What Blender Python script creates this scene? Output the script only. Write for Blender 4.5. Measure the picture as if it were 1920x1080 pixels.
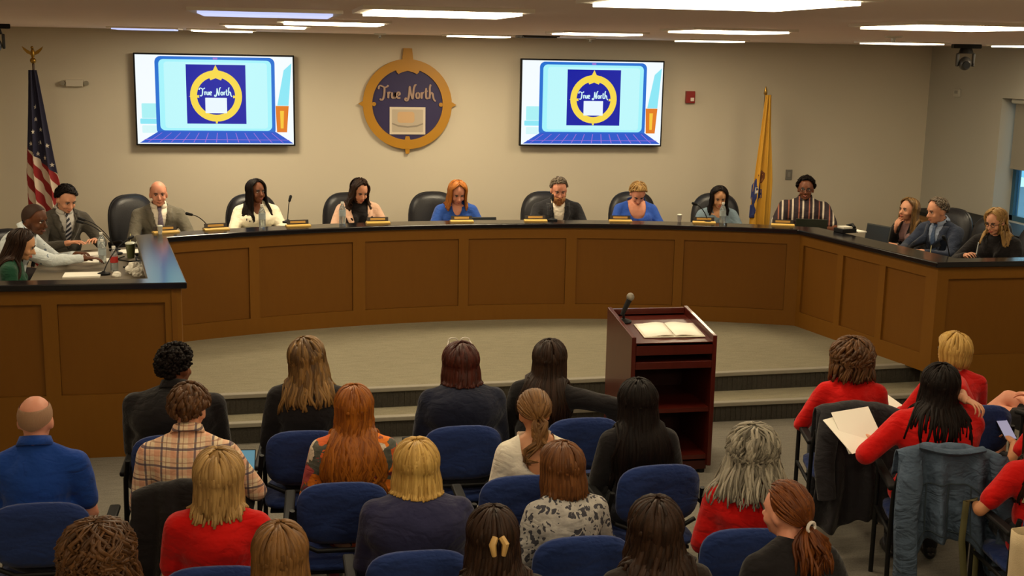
import bpy, bmesh, math, random
import numpy as np
from math import sin, cos, pi, radians, sqrt, atan2
from mathutils import Vector, Matrix, Euler
from mathutils.bvhtree import BVHTree

for o in list(bpy.data.objects):
    bpy.data.objects.remove(o)
SC = bpy.context.scene
COL = SC.collection

# ---------------------------------------------------------------- camera
F_PX, PITCH, YAW, ROLL, CAM_H = 2300.0, math.atan(444 / 2300), radians(11), radians(1.1), 2.85
fw = Vector((sin(YAW) * cos(PITCH), cos(YAW) * cos(PITCH), -sin(PITCH)))
rt0 = Vector((cos(YAW), -sin(YAW), 0))
up0 = rt0.cross(fw)
rt = rt0 * cos(ROLL) + up0 * sin(ROLL)
up = up0 * cos(ROLL) - rt0 * sin(ROLL)
cd = bpy.data.cameras.new('camera')
cd.sensor_width = 36.0
cd.lens = 36.0 * F_PX / 1920.0
cd.clip_start = 0.05
cam = bpy.data.objects.new('camera', cd)
COL.objects.link(cam)
mw = Matrix((rt, up, -fw)).transposed().to_4x4()
mw.translation = (0, 0, CAM_H)
cam.matrix_world = mw
SC.camera = cam

# ---------------------------------------------------------------- world, exposure
W = bpy.data.worlds.new('world')
SC.world = W
W.use_nodes = True
W.node_tree.nodes['Background'].inputs[0].default_value = (0.33, 0.72, 0.95, 1)
W.node_tree.nodes['Background'].inputs[1].default_value = 1.9
SC.view_settings.view_transform = 'Standard'
SC.view_settings.look = 'None'
SC.view_settings.gamma = 1
SC.view_settings.exposure = 0.0
SC.view_settings.use_curve_mapping = False
LIGHT_E = 11.0                       # visible glow of the ceiling panels
LIGHT_W = (38.0, 17.0, 3.0, 26.0)   # watts of a panel: by the back wall, over the desk, over the audience, at the rear
LIGHT_C = (1.0, 0.83, 0.55)

# ---------------------------------------------------------------- materials
def lin(c):
    if isinstance(c, str):
        c = [int(c[i:i + 2], 16) for i in (0, 2, 4)]
    return tuple(((v / 255) / 12.92 if v / 255 <= .04045 else ((v / 255 + .055) / 1.055) ** 2.4) for v in c[:3]) + (1,)

def nodes(name):
    m = bpy.data.materials.new(name)
    m.use_nodes = True
    return m, m.node_tree, m.node_tree.nodes['Principled BSDF']

def N(nt, t, **k):
    n = nt.nodes.new(t)
    for a, b in k.items():
        if isinstance(a, str) and hasattr(n, a):
            setattr(n, a, b)
    return n

def mixc(nt, fac, a, b):
    n = nt.nodes.new('ShaderNodeMix')
    n.data_type = 'RGBA'
    for s, v in ((n.inputs[0], fac), (n.inputs[6], a), (n.inputs[7], b)):
        if isinstance(v, bpy.types.NodeSocket):
            nt.links.new(v, s)
        else:
            s.default_value = v
    return n.outputs[2]

def mth(nt, op, a, b=None, c=None):
    n = nt.nodes.new('ShaderNodeMath')
    n.operation = op
    for i, v in enumerate((a, b, c)):
        if v is None:
            continue
        if isinstance(v, bpy.types.NodeSocket):
            nt.links.new(v, n.inputs[i])
        else:
            n.inputs[i].default_value = v
    return n.outputs[0]

def objco(nt, sc=(1, 1, 1)):
    tc = nt.nodes.new('ShaderNodeTexCoord')
    mp = nt.nodes.new('ShaderNodeMapping')
    mp.inputs['Scale'].default_value = sc
    nt.links.new(tc.outputs['Object'], mp.inputs[0])
    return mp.outputs[0]

def noise(nt, co, scale, detail=3, rough=.55):
    n = nt.nodes.new('ShaderNodeTexNoise')
    n.inputs['Scale'].default_value = scale
    n.inputs['Detail'].default_value = detail
    n.inputs['Roughness'].default_value = rough
    nt.links.new(co, n.inputs['Vector'])
    return n.outputs[0]

def bump(nt, p, h, strength, dist=.01):
    b = nt.nodes.new('ShaderNodeBump')
    b.inputs['Strength'].default_value = strength
    b.inputs['Distance'].default_value = dist
    nt.links.new(h, b.inputs['Height'])
    nt.links.new(b.outputs[0], p.inputs['Normal'])

MATS = {}
def M(name, col, rough=.6, metal=0., var=None, bmp=None, spec=.5, stretch=(1, 1, 1), alpha=None, trans=0., coat=0., sheen=0.):
    """var=(scale, amount) colour mottling, bmp=(scale, strength)"""
    if name in MATS:
        return MATS[name]
    m, nt, p = nodes(name)
    c = lin(col)
    p.inputs['Base Color'].default_value = c
    p.inputs['Roughness'].default_value = rough
    p.inputs['Metallic'].default_value = metal
    p.inputs['Specular IOR Level'].default_value = spec
    p.inputs['Transmission Weight'].default_value = trans
    p.inputs['Coat Weight'].default_value = coat
    if sheen:
        p.inputs['Sheen Weight'].default_value = sheen
    if alpha is not None:
        p.inputs['Alpha'].default_value = alpha
    if var or bmp:
        co = objco(nt, stretch)
        if var:
            f = noise(nt, co, var[0])
            d = tuple(min(1, v * (1 - var[1])) for v in c[:3]) + (1,)
            e = tuple(min(1, v * (1 + var[1])) for v in c[:3]) + (1,)
            nt.links.new(mixc(nt, f, d, e), p.inputs['Base Color'])
        if bmp:
            bump(nt, p, noise(nt, co, bmp[0], 2), bmp[1])
    MATS[name] = m
    return m

def emis(name, col, strength):
    if name in MATS:
        return MATS[name]
    m, nt, p = nodes(name)
    c = lin(col) if not (isinstance(col, tuple) and max(col) <= 1) else tuple(col) + (1,)
    p.inputs['Base Color'].default_value = (0.02, 0.02, 0.02, 1)
    p.inputs['Emission Color'].default_value = c
    p.inputs['Emission Strength'].default_value = strength
    p.inputs['Roughness'].default_value = .4
    p.inputs['Specular IOR Level'].default_value = .1
    MATS[name] = m
    return m

def cloth(name, col, rough=.9, fold=.12, sheen=.12):
    if 'cloth_' + name in MATS:
        return MATS['cloth_' + name]
    m = M('cloth_' + name, col, rough, var=(14, fold), spec=.2, sheen=sheen)
    wrinkle(m.node_tree, m.node_tree.nodes['Principled BSDF'])
    return m

def wrinkle(nt, p, s=.5):
    co = objco(nt, (1, 1, 1.6))
    a = noise(nt, co, 9, 3, .5)
    n = nt.nodes.new('ShaderNodeTexNoise')
    n.inputs['Scale'].default_value = 5; n.inputs['Detail'].default_value = 2; n.inputs['Distortion'].default_value = 1.6
    nt.links.new(co, n.inputs['Vector'])
    h = mth(nt, 'ADD', a, mth(nt, 'ABSOLUTE', mth(nt, 'SUBTRACT', n.outputs[0], .5)))
    h = mth(nt, 'ADD', h, mth(nt, 'MULTIPLY', noise(nt, co, 240, 1), .03))
    bump(nt, p, h, s, .035)

# ---------------------------------------------------------------- mesh helpers
class MB:
    def __init__(s):
        s.v = []; s.f = []; s.m = []; s.mi = 0
    def add(s, vs, fs):
        b = len(s.v)
        s.v.extend([tuple(q) for q in vs])
        s.f.extend([tuple(i + b for i in f) for f in fs])
        s.m.extend([s.mi] * len(fs))
        return s
    def box(s, c, d, rz=0., rx=0.):
        R = Euler((rx, 0, rz)).to_matrix()
        vs = []
        for z in (-.5, .5):
            for y in (-.5, .5):
                for x in (-.5, .5):
                    vs.append(R @ Vector((x * d[0], y * d[1], z * d[2])) + Vector(c))
        return s.add(vs, [(0, 2, 3, 1), (4, 5, 7, 6), (0, 1, 5, 4), (2, 6, 7, 3), (0, 4, 6, 2), (1, 3, 7, 5)])
    def cyl(s, p0, p1, r0, r1=None, n=12, cap=True):
        r1 = r0 if r1 is None else r1
        return s.tube([p0, p1], [r0, r1], n, cap)
    def tube(s, path, rad, n=8, cap=True, flat=None):
        P = [Vector(p) for p in path]
        if not hasattr(rad, '__len__'):
            rad = [rad] * len(P)
        vs = []
        ref = None
        for i, p in enumerate(P):
            t = (P[min(i + 1, len(P) - 1)] - P[max(i - 1, 0)])
            t = t.normalized() if t.length > 1e-9 else Vector((0, 0, 1))
            if ref is None:
                ref = Vector((1, 0, 0)) if abs(t.x) < .9 else Vector((0, 1, 0))
            u = (ref - t * ref.dot(t)).normalized()
            w = t.cross(u)
            ref = u
            for k in range(n):
                a = 2 * pi * k / n
                fl = 1 if flat is None else flat
                vs.append(p + (u * cos(a) + w * sin(a) * fl) * rad[i])
        fs = []
        for i in range(len(P) - 1):
            for k in range(n):
                a, b = i * n + k, i * n + (k + 1) % n
                fs.append((a, b, b + n, a + n))
        if cap:
            fs.append(tuple(range(n - 1, -1, -1)))
            fs.append(tuple((len(P) - 1) * n + k for k in range(n)))
        return s.add(vs, fs)
    def lathe(s, prof, c=(0, 0, 0), n=16):
        vs = []
        for r, z in prof:
            for k in range(n):
                a = 2 * pi * k / n
                vs.append((c[0] + r * cos(a), c[1] + r * sin(a), c[2] + z))
        fs = []
        for i in range(len(prof) - 1):
            for k in range(n):
                a, b = i * n + k, i * n + (k + 1) % n
                fs.append((a, b, b + n, a + n))
        fs.append(tuple(range(n - 1, -1, -1)))
        fs.append(tuple((len(prof) - 1) * n + k for k in range(n)))
        return s.add(vs, fs)
    def ell(s, c, r, R=None, n=16, k=10):
        vs = [Vector((0, 0, -1))]
        for j in range(1, k):
            t = -pi / 2 + pi * j / k
            for i in range(n):
                a = 2 * pi * i / n
                vs.append(Vector((cos(t) * cos(a), cos(t) * sin(a), sin(t))))
        vs.append(Vector((0, 0, 1)))
        out = []
        for q in vs:
            q = Vector((q.x * r[0], q.y * r[1], q.z * r[2]))
            out.append((R @ q if R else q) + Vector(c))
        fs = [(0, 1 + (i + 1) % n, 1 + i) for i in range(n)]
        for j in range(k - 2):
            for i in range(n):
                a, b = 1 + j * n + i, 1 + j * n + (i + 1) % n
                fs.append((a, b, b + n, a + n))
        e = len(vs) - 1
        fs += [(e, 1 + (k - 2) * n + i, 1 + (k - 2) * n + (i + 1) % n) for i in range(n)]
        return s.add(out, fs)
    def cap(s, p0, p1, r0, r1, n=12):
        """tapered capsule with round ends"""
        p0, p1 = Vector(p0), Vector(p1)
        t = (p1 - p0).normalized() if (p1 - p0).length > 1e-6 else Vector((0, 0, 1))
        path, rad = [], []
        for a in (85, 60, 30):
            path.append(p0 - t * r0 * sin(radians(a))); rad.append(r0 * cos(radians(a)))
        path += [p0, p1]; rad += [r0, r1]
        for a in (30, 60, 85):
            path.append(p1 + t * r1 * sin(radians(a))); rad.append(r1 * cos(radians(a)))
        return s.tube(path, rad, n)
    def prism(s, poly, z0, z1):
        """polygon in xy (counter-clockwise) extruded in z"""
        n = len(poly)
        vs = [(x, y, z0) for x, y in poly] + [(x, y, z1) for x, y in poly]
        fs = [tuple(range(n - 1, -1, -1)), tuple(range(n, 2 * n))]
        fs += [(i, (i + 1) % n, n + (i + 1) % n, n + i) for i in range(n)]
        return s.add(vs, fs)
    def prism_xz(s, poly, y0, y1):
        n = len(poly)
        vs = [(x, y0, z) for x, z in poly] + [(x, y1, z) for x, z in poly]
        fs = [tuple(range(n)), tuple(range(2 * n - 1, n - 1, -1))]
        fs += [((i + 1) % n, i, n + i, n + (i + 1) % n) for i in range(n)]
        return s.add(vs, fs)
    def prism_yz(s, poly, x0, x1):
        n = len(poly)
        vs = [(x0, y, z) for y, z in poly] + [(x1, y, z) for y, z in poly]
        fs = [tuple(range(n - 1, -1, -1)), tuple(range(n, 2 * n))]
        fs += [(i, (i + 1) % n, n + (i + 1) % n, n + i) for i in range(n)]
        return s.add(vs, fs)
    def build(s, name, mats, parent=None, smooth=False, bevel=0., loc=None, rz=None, fixn=True, subd=0, solid=0.):
        me = bpy.data.meshes.new(name)
        me.from_pydata(s.v, [], s.f)
        for m in (mats if isinstance(mats, (list, tuple)) else [mats]):
            me.materials.append(m)
        if any(s.m):
            me.polygons.foreach_set('material_index', s.m)
        if fixn:
            bm = bmesh.new(); bm.from_mesh(me)
            bmesh.ops.recalc_face_normals(bm, faces=bm.faces)
            bm.to_mesh(me); bm.free()
        if smooth:
            me.polygons.foreach_set('use_smooth', [True] * len(me.polygons))
            if smooth != 'all':
                me.set_sharp_from_angle(angle=radians(50))
        me.update()
        return obj(name, me, parent, bevel, loc, rz, subd, solid)

def obj(name, me, parent=None, bevel=0., loc=None, rz=None, subd=0, solid=0.):
    o = bpy.data.objects.new(name, me)
    COL.objects.link(o)
    if parent is not None:
        o.parent = parent
    if loc is not None:
        o.location = loc
    if rz is not None:
        o.rotation_euler = (0, 0, rz)
    if solid:
        md = o.modifiers.new('solid', 'SOLIDIFY'); md.thickness = solid; md.offset = 0
    if bevel:
        md = o.modifiers.new('bevel', 'BEVEL'); md.width = bevel; md.segments = 2; md.limit_method = 'ANGLE'
        md.angle_limit = radians(40)
    if subd:
        md = o.modifiers.new('sub', 'SUBSURF'); md.levels = subd; md.render_levels = subd
    return o

def tag(o, label=None, cat=None, group=None, kind=None):
    if label: o['label'] = label
    if cat: o['category'] = cat
    if group: o['group'] = group
    if kind: o['kind'] = kind
    return o

def thing(name, label, cat, loc=(0, 0, 0), rz=0., group=None):
    o = bpy.data.objects.new(name, None)
    o.empty_display_size = .1
    COL.objects.link(o)
    o.location = loc
    o.rotation_euler = (0, 0, rz)
    return tag(o, label, cat, group)

def copy_tree(o, parent=None):
    c = o.copy()
    COL.objects.link(c)
    if parent is not None:
        c.parent = parent
        c.matrix_parent_inverse = o.matrix_parent_inverse.copy()
    for ch in list(o.children):
        copy_tree(ch, c)
    return c

def struct(name, mb, m, parent=None, **k):
    o = mb.build(name, m, parent, **k)
    if parent is None:
        o['kind'] = 'structure'
    return o

def facing(dx, dy):
    return atan2(-dx, dy)

# ---------------------------------------------------------------- structure materials
def wall_mat(name, col):
    m, nt, p = nodes(name)
    co = objco(nt)
    c = lin(col)
    nt.links.new(mixc(nt, noise(nt, co, 1.3), tuple(v * .97 for v in c[:3]) + (1,), tuple(v * 1.03 for v in c[:3]) + (1,)), p.inputs['Base Color'])
    p.inputs['Roughness'].default_value = .75
    bump(nt, p, noise(nt, co, 320, 2), .12, .003)
    return m
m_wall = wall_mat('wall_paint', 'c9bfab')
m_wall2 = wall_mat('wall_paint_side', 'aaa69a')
m_ceil = wall_mat('ceiling_paint', 'fbe4d8')

def carpet(name, a, b, sc=90):
    m, nt, p = nodes(name)
    co = objco(nt)
    f = noise(nt, co, sc, 4, .7)
    g = noise(nt, objco(nt, (1, 6, 1)), 7, 4, .6)
    k = mth(nt, 'ADD', mth(nt, 'MULTIPLY', f, .6), mth(nt, 'MULTIPLY', g, .4))
    r = nt.nodes.new('ShaderNodeMapRange')
    r.inputs[1].default_value = .35; r.inputs[2].default_value = .65
    nt.links.new(k, r.inputs[0])
    nt.links.new(mixc(nt, r.outputs[0], lin(a), lin(b)), p.inputs['Base Color'])
    p.inputs['Roughness'].default_value = .95
    p.inputs['Specular IOR Level'].default_value = .1
    bump(nt, p, f, .5, .006)
    return m
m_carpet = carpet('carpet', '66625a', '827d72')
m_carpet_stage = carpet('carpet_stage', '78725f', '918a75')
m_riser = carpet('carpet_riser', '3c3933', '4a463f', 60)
m_nose = M('step_nosing', '8a8476', .7, var=(30, .1))

def wood(name, a, b, rough=.4, sc=(3, 3, .35), dens=9, coat=0., spec=.35):
    m, nt, p = nodes(name)
    co = objco(nt, sc)
    f = noise(nt, co, dens, 5, .6)
    nt.links.new(mixc(nt, f, lin(a), lin(b)), p.inputs['Base Color'])
    p.inputs['Roughness'].default_value = rough
    p.inputs['Coat Weight'].default_value = coat
    p.inputs['Specular IOR Level'].default_value = spec
    bump(nt, p, f, .06, .004)
    return m
m_oak = wood('dais_wood', '73490f', '7a5015', .55, spec=.22)
m_oak_panel = wood('dais_panel_wood', '6d440e', '744a12', .55, spec=.22)
m_mahog = wood('mahogany', '3c0f08', '4e160c', .35, coat=.2)
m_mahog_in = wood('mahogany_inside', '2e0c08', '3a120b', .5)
m_black_lam = M('black_laminate', '17161a', .16, spec=.5)
m_worktop = M('grey_laminate', '6a6050', .5, var=(40, .06))
m_black = M('black_plastic', '0e0e10', .6, spec=.25)
m_blackmetal = M('black_metal', '0b0b0c', .55, spec=.3)
m_chrome = M('chrome', 'c8c8c8', .2, metal=1)
m_white = M('white_plastic', 'd8d4c6', .5)
m_paper = M('paper', 'f2eee2', .8)
m_brass = M('brass', 'a5803a', .35, metal=.9)
m_gold = M('gold_paint', 'ab780a', .5, var=(6, .06))
m_navy = M('navy_paint', '241b4c', .6, var=(5, .08))
m_glass = M('clear_plastic', 'f4f4f4', .05, trans=.95)

# ================================================================ ROOM
XL, XR, YB, YF, ZC, ZS = -4.2, 7.6, 13.5, -1.6, 3.0, .31
struct('floor', MB().box(((XL + XR) / 2, (YB + YF) / 2, -.05), (XR - XL + .4, YB - YF + .4, .1)), m_carpet)
struct('ceiling', MB().box(((XL + XR) / 2, (YB + YF) / 2, ZC + .06), (XR - XL + .4, YB - YF + .4, .12)), m_ceil)
struct('wall_back', MB().box(((XL + XR) / 2, YB + .06, ZC / 2), (XR - XL + .4, .12, ZC)), m_wall)
struct('wall_left', MB().box((XL - .06, (YB + YF) / 2, ZC / 2), (.12, YB - YF, ZC)), m_wall)
struct('wall_rear', MB().box(((XL + XR) / 2, YF - .06, ZC / 2), (XR - XL + .4, .12, ZC)), m_wall)
# right wall with a window opening
WY0, WY1, WZ0, WZ1 = 9.4, 11.98, 1.15, 2.46
wr = MB()
D = .32
for a, b, c, d in ((YF, WY0, 0, ZC), (WY1, YB, 0, ZC), (WY0, WY1, 0, WZ0), (WY0, WY1, WZ1, ZC)):
    wr.box((XR + D / 2, (a + b) / 2, (c + d) / 2), (D, b - a, d - c))
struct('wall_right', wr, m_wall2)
win = MB()
win.box((XR + .24, WY0 + .03, (WZ0 + WZ1) / 2), (.06, .06, WZ1 - WZ0))
win.box((XR + .24, WY1 - .03, (WZ0 + WZ1) / 2), (.06, .06, WZ1 - WZ0))
win.box((XR + .24, (WY0 + WY1) / 2, WZ0 + .03), (.06, WY1 - WY0, .06))
win.box((XR + .24, (WY0 + WY1) / 2, WZ1 - .03), (.06, WY1 - WY0, .06))
win.box((XR + .24, 10.7, (WZ0 + WZ1) / 2), (.06, .05, WZ1 - WZ0))
m_alu = M('window_frame_paint', '24506a', .4)
w1 = struct('window_1', win, m_alu)
for a, b in ((WY0 + .06, 10.675), (10.725, WY1 - .06)):
    MB().box((XR + .245, (a + b) / 2, (WZ0 + WZ1) / 2), (.008, b - a, WZ1 - WZ0 - .12)).build('pane', M('window_glass', 'ffffff', .0, trans=1., spec=.5), w1)
MB().box((XR + .1, (WY0 + WY1) / 2, WZ0 - .012), (.26, WY1 - WY0 + .06, .03)).build('window_sill', M('sill_paint', '9a968c', .6), w1)
m_shade = M('roller_shade_cloth', '8a8478', .9, bmp=(300, .1))
sh = thing('roller_shade', 'grey roller shade half lowered over the window', 'blind', (XR + .12, (WY0 + WY1) / 2, WZ1))
MB().box((0, 0, -.36), (.006, WY1 - WY0 - .16, .72)).build('shade_cloth', m_shade, sh)
MB().cyl((0, -(WY1 - WY0) / 2 + .03, -.03), (0, (WY1 - WY0) / 2 - .03, -.03), .028).build('roller_tube', m_white, sh, smooth=True)
MB().box((0, 0, -.73), (.014, WY1 - WY0 - .16, .025)).build('hem_bar', m_shade, sh)
# outside: paved ground and a low pale building across the yard
struct('ground_outside', MB().box((17, 10, -.6), (18, 40, .2)), M('asphalt', '6f7f88', .9, var=(3, .15)))
bd = thing('office_building', 'pale building seen outside the window', 'building', (24, 22, -.5))
MB().box((0, 0, 1.5), (5, 30, 3)).build('wall', M('outside_render', '9fc4d4', .8), bd)
for i in range(6):
    MB().box((-2.52, -12 + i * 4.6, 1.6), (.06, 2.2, 1.1)).build('window', M('outside_window', '2e6a86', .2), bd)
struct('baseboard_back', MB().box(((XL + XR) / 2, YB - .008, ZS + .05), (XR - XL, .016, .1)), M('rubber_base', '3a3732', .6))
struct('baseboard_right', MB().box((XR - .008, (YB + YF) / 2, .05), (.016, YB - YF, .1)), M('rubber_base', '3a3732', .6))

# stage with two steps
def sy(x): return 9.02 + .045 * (x + .4)
def ty(x): return 8.80 + .02 * (x + .2)
stg = MB().prism([(XL, 8.75), (-.8, 8.75), (-.8, sy(-.8)), (5.35, sy(5.35)), (5.35, 9.05), (XR, 9.05), (XR, YB), (XL, YB)], 0, ZS)
st = struct('floor_stage', stg, m_carpet_stage)
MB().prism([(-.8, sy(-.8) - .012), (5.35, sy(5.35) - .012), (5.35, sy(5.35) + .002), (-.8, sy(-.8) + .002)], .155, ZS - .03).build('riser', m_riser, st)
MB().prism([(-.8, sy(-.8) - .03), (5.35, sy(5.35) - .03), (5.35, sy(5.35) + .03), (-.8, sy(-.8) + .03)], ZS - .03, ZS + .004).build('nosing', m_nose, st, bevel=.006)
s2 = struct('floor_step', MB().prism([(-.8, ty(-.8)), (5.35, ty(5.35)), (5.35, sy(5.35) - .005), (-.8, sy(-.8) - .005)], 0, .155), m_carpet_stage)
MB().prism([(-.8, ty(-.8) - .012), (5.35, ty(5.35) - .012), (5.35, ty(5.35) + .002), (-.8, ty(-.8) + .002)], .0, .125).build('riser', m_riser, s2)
MB().prism([(-.8, ty(-.8) - .03), (5.35, ty(5.35) - .03), (5.35, ty(5.35) + .03), (-.8, ty(-.8) + .03)], .125, .159).build('nosing', m_nose, s2, bevel=.006)
# ribs of the carpet risers
for nm, yf, z0, z1, par in (('riser_rib', sy, .157, ZS - .032, st), ('riser_rib', ty, .002, .123, s2)):
    rb = MB()
    for i in range(140):
        x = -.75 + i * .0435
        rb.box((x, yf(x) - .014, (z0 + z1) / 2), (.012, .008, z1 - z0))
    o = rb.build('riser_ribs', m_riser, par)
    o['kind'] = 'stuff'

# ceiling panels
m_diff = emis('light_diffuser', LIGHT_C, LIGHT_E)
m_diff_dim = emis('light_diffuser_dim', (.55, .6, 1.0), 1.1)
m_trof = M('troffer_frame', 'f2e8da', .5)
def troffer_mesh(dim):
    t = thing('ceiling_light', 'square recessed ceiling light', 'ceiling light')
    f = MB()
    for x, y, a, b in ((0, .29, .62, .04), (0, -.29, .62, .04), (.29, 0, .04, .54), (-.29, 0, .04, .54)):
        f.box((x, y, -.006), (a, b, .016))
    f.build('frame', m_trof, t)
    MB().box((0, 0, -.012), (.54, .54, .024)).build('diffuser', m_diff_dim if dim else m_diff, t)
    return t
L_ON = [(.62, 4.75, 'above the blonde woman in the audience'), (.33, 7.2, ''), (-.05, 9.0, ''), (-.47, 12.1, ''), (1.95, 12.0, ''), (2.31, 8.85, ''),
        (2.6, 6.95, ''), (4.27, 11.9, ''), (2.85, 4.95, ''), (5.6, 10.5, ''), (1.15, 3.15, ''), (7.0, 10.6, ''), (-1.9, 6.5, ''), (-2.2, 3.2, ''),
        (4.9, 6.6, ''), (5.1, 3.4, ''), (.9, .9, ''), (-1.6, .6, ''), (3.4, 1.2, ''), (-2.6, 9.6, ''), (6.6, 7.4, '')]
proto = troffer_mesh(False)
PANELS = []
for i, (x, y, _) in enumerate(L_ON):
    o = proto if i == 0 else copy_tree(proto)
    o.location = (x, y, ZC)
    PANELS.append(o)
    tag(o, 'lit square recessed ceiling light panel', 'ceiling light', 'lit ceiling light panels')
for o in PANELS:
    y = o.location.y
    ld = bpy.data.lights.new('panel_lamp', 'AREA')
    ld.shape = 'SQUARE'; ld.size = .52; ld.color = LIGHT_C
    ld.energy = LIGHT_W[0] if y > 11.4 else LIGHT_W[1] if y > 6.7 else LIGHT_W[2] if y > 2.5 else LIGHT_W[3]
    if o.location.x > 4 and y > 6.7:
        ld.energy *= .5             # the panels towards the window are weaker
    lo_ = bpy.data.objects.new('panel_lamp', ld)
    COL.objects.link(lo_)
    lo_.parent = o
    lo_.location = (0, 0, -.03)
proto = troffer_mesh(True)
for i, (x, y) in enumerate(((-.03, 5.45), (-1.15, 11.9))):
    o = proto if i == 0 else copy_tree(proto)
    o.location = (x, y, ZC)
    tag(o, 'dim bluish ceiling light panel, barely lit', 'ceiling light', 'dim ceiling light panels')
v = thing('ceiling_vent', 'dark slotted air vent in the ceiling beside a lit panel', 'vent', (2.48, 11.8, ZC))
MB().box((0, 0, -.006), (.36, .5, .014)).build('frame', M('vent_dark', '2b241c', .6), v)
for i in range(6):
    MB().box((0, -.2 + i * .08, -.016), (.32, .03, .008)).build('slat', M('vent_slat', '3a3026', .6), v)
for x, y in ((1.05, 12.6), (3.2, 12.5), (4.1, 7.8)):
    t = thing('sprinkler', 'small pale sprinkler plate on the ceiling', 'sprinkler', (x, y, ZC), 0, 'ceiling sprinklers')
    MB().lathe([(.06, 0), (.055, -.012), (.02, -.016)]).build('plate', m_white, t, smooth=True)
    MB().lathe([(.014, -.014), (.012, -.04), (.02, -.045)]).build('head', m_chrome, t, smooth=True)
struct('trim_1', MB().box((-2.75, 8.0, ZC - .004), (.02, 11, .008)), M('ceiling_seam', '8f7a66', .7))

# ================================================================ DAIS
CX, CY, R0 = 2.08, 4.15, 7.2
A0, A1 = radians(-24.9), radians(22.8)
def arc(R, a0, a1, n):
    return [(CX + R * sin(a0 + (a1 - a0) * i / n), CY + R * cos(a0 + (a1 - a0) * i / n)) for i in range(n + 1)]
def arcbox(ra, rb, a0, a1, z0, z1, n):
    return MB().prism(arc(ra, a0, a1, n) + arc(rb, a0, a1, n)[::-1], z0, z1)
PZ0, PZ1, TZ = .455, 1.10, 1.2
cd_ = thing('curved_desk', 'long curved brown wood desk front facing the audience', 'desk', (0, 0, 0))
arcbox(R0 + .03, R0 + .06, A0, A1, ZS, TZ, 40).build('backing_board', m_oak_panel, cd_)
arcbox(R0, R0 + .03, A0, A1, PZ1, TZ, 40).build('top_rail', m_oak, cd_)
arcbox(R0, R0 + .03, A0, A1, ZS, PZ0, 40).build('bottom_rail', m_oak, cd_)
pe = [(-24.5, -18.84), (-18.11, -11.19), (-10.26, -3.14), (-2.4, 5.11), (5.93, 13.44), (14.14, 21.88)]
prev = -24.9
for a, b in pe:
    arcbox(R0, R0 + .03, radians(prev), radians(a), PZ0, PZ1, 3).build('stile', m_oak, cd_)
    arcbox(R0 + .02, R0 + .035, radians(a + .02), radians(b - .02), PZ0 + .002, PZ1 - .002, 8).build('panel', m_oak_panel, cd_)
    prev = b
arcbox(R0, R0 + .03, radians(prev), A1, PZ0, PZ1, 3).build('stile', m_oak, cd_)

def straight_front(name, label, p0, p1, zb, cuts, flip=1):
    """panelled wood front from p0 to p1; cuts = panel intervals in metres from p0"""
    p0, p1 = Vector((p0[0], p0[1], 0)), Vector((p1[0], p1[1], 0))
    d = (p1 - p0); L = d.length
    t = thing(name, label, 'desk', p0, atan2(d.y, d.x))
    # local: x along, y inwards (behind the face) when flip=1
    f = flip
    def bx(nm, x0, x1, y0, y1, z0, z1, m):
        MB().box(((x0 + x1) / 2, f * (y0 + y1) / 2, (z0 + z1) / 2), (x1 - x0, abs(y1 - y0), z1 - z0)).build(nm, m, t)
    bx('backing_board', 0, L, .03, .065, zb, TZ, m_oak_panel)
    bx('top_rail', 0, L, 0, .03, PZ1, TZ, m_oak)
    bx('bottom_rail', 0, L, 0, .03, zb, PZ0, m_oak)
    pr = 0
    for a, b in cuts:
        bx('stile', pr, a, 0, .03, PZ0, PZ1, m_oak)
        bx('panel', a + .002, b - .002, .02, .035, PZ0 + .002, PZ1 - .002, m_oak_panel)
        pr = b
    if L - pr > .01:
        bx('stile', pr, L, 0, .03, PZ0, PZ1, m_oak)
    return t
PLc, PRc = arc(R0, A0, A1, 1)
PLf, PRf = (-.66, 8.6), (5.25, 8.95)
straight_front('desk_wing', 'brown panelled desk wing end beside the bald man in blue, standing on the floor', (XL, 8.6), PLf, 0,
               [(.08, 1.2), (1.3, 2.62), (2.72, 3.43)])
straight_front('desk_wing', 'inner side of the brown desk wing by the woman in green', PLf, (PLc[0], PLc[1]), ZS, [(.1, .95), (1.05, 1.95)])
straight_front('desk_wing', 'angled brown desk wing joining the curved desk, behind the women in red', (PRc[0], PRc[1]), PRf, ZS,
               [(.06, .58), (.66, 1.16), (1.24, 1.74)])
straight_front('desk_wing', 'brown panelled desk wing end behind the blond woman in red', PRf, (XR, 8.95), 0, [(.1, 1.0), (1.1, 2.2)])

def off(p, q, d):
    v = Vector((q[0] - p[0], q[1] - p[1])).normalized()
    return Vector((-v.y, v.x)) * d
# raised glossy black ledge that runs along the whole front
lo = MB()
fr = [(XL, 8.565), (-.615, 8.565), (PLc[0] + .035, PLc[1] - .02)] + arc(R0 - .03, A0 + .004, A1 - .004, 40)[1:-1] + [(PRc[0] - .035, PRc[1] - .02), (5.21, 8.915), (XR, 8.915)]
bk = [(XL, 8.74), (-.9, 8.74), (PLc[0] - .24, PLc[1] + .12)] + arc(R0 + .24, A0 + .012, A1 - .012, 40)[1:-1] + [(PRc[0] + .24, PRc[1] + .12), (5.5, 9.1), (XR, 9.1)]
n = len(fr)
vs = [(x, y, z) for z in (TZ, TZ + .045) for (x, y) in fr + bk]
fs = []
for i in range(n - 1):
    fs.append((2 * n + i, 2 * n + i + 1, 3 * n + i + 1, 3 * n + i))
    fs.append((i + 1, i, n + i, n + i + 1))
    fs.append((i, i + 1, 2 * n + i + 1, 2 * n + i))
    fs.append((n + i + 1, n + i, 3 * n + i, 3 * n + i + 1))
fs += [(0, 2 * n, 3 * n, n), (n - 1, 2 * n - 1, 4 * n - 1, 3 * n - 1)]
lo.add(vs, fs)
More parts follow.
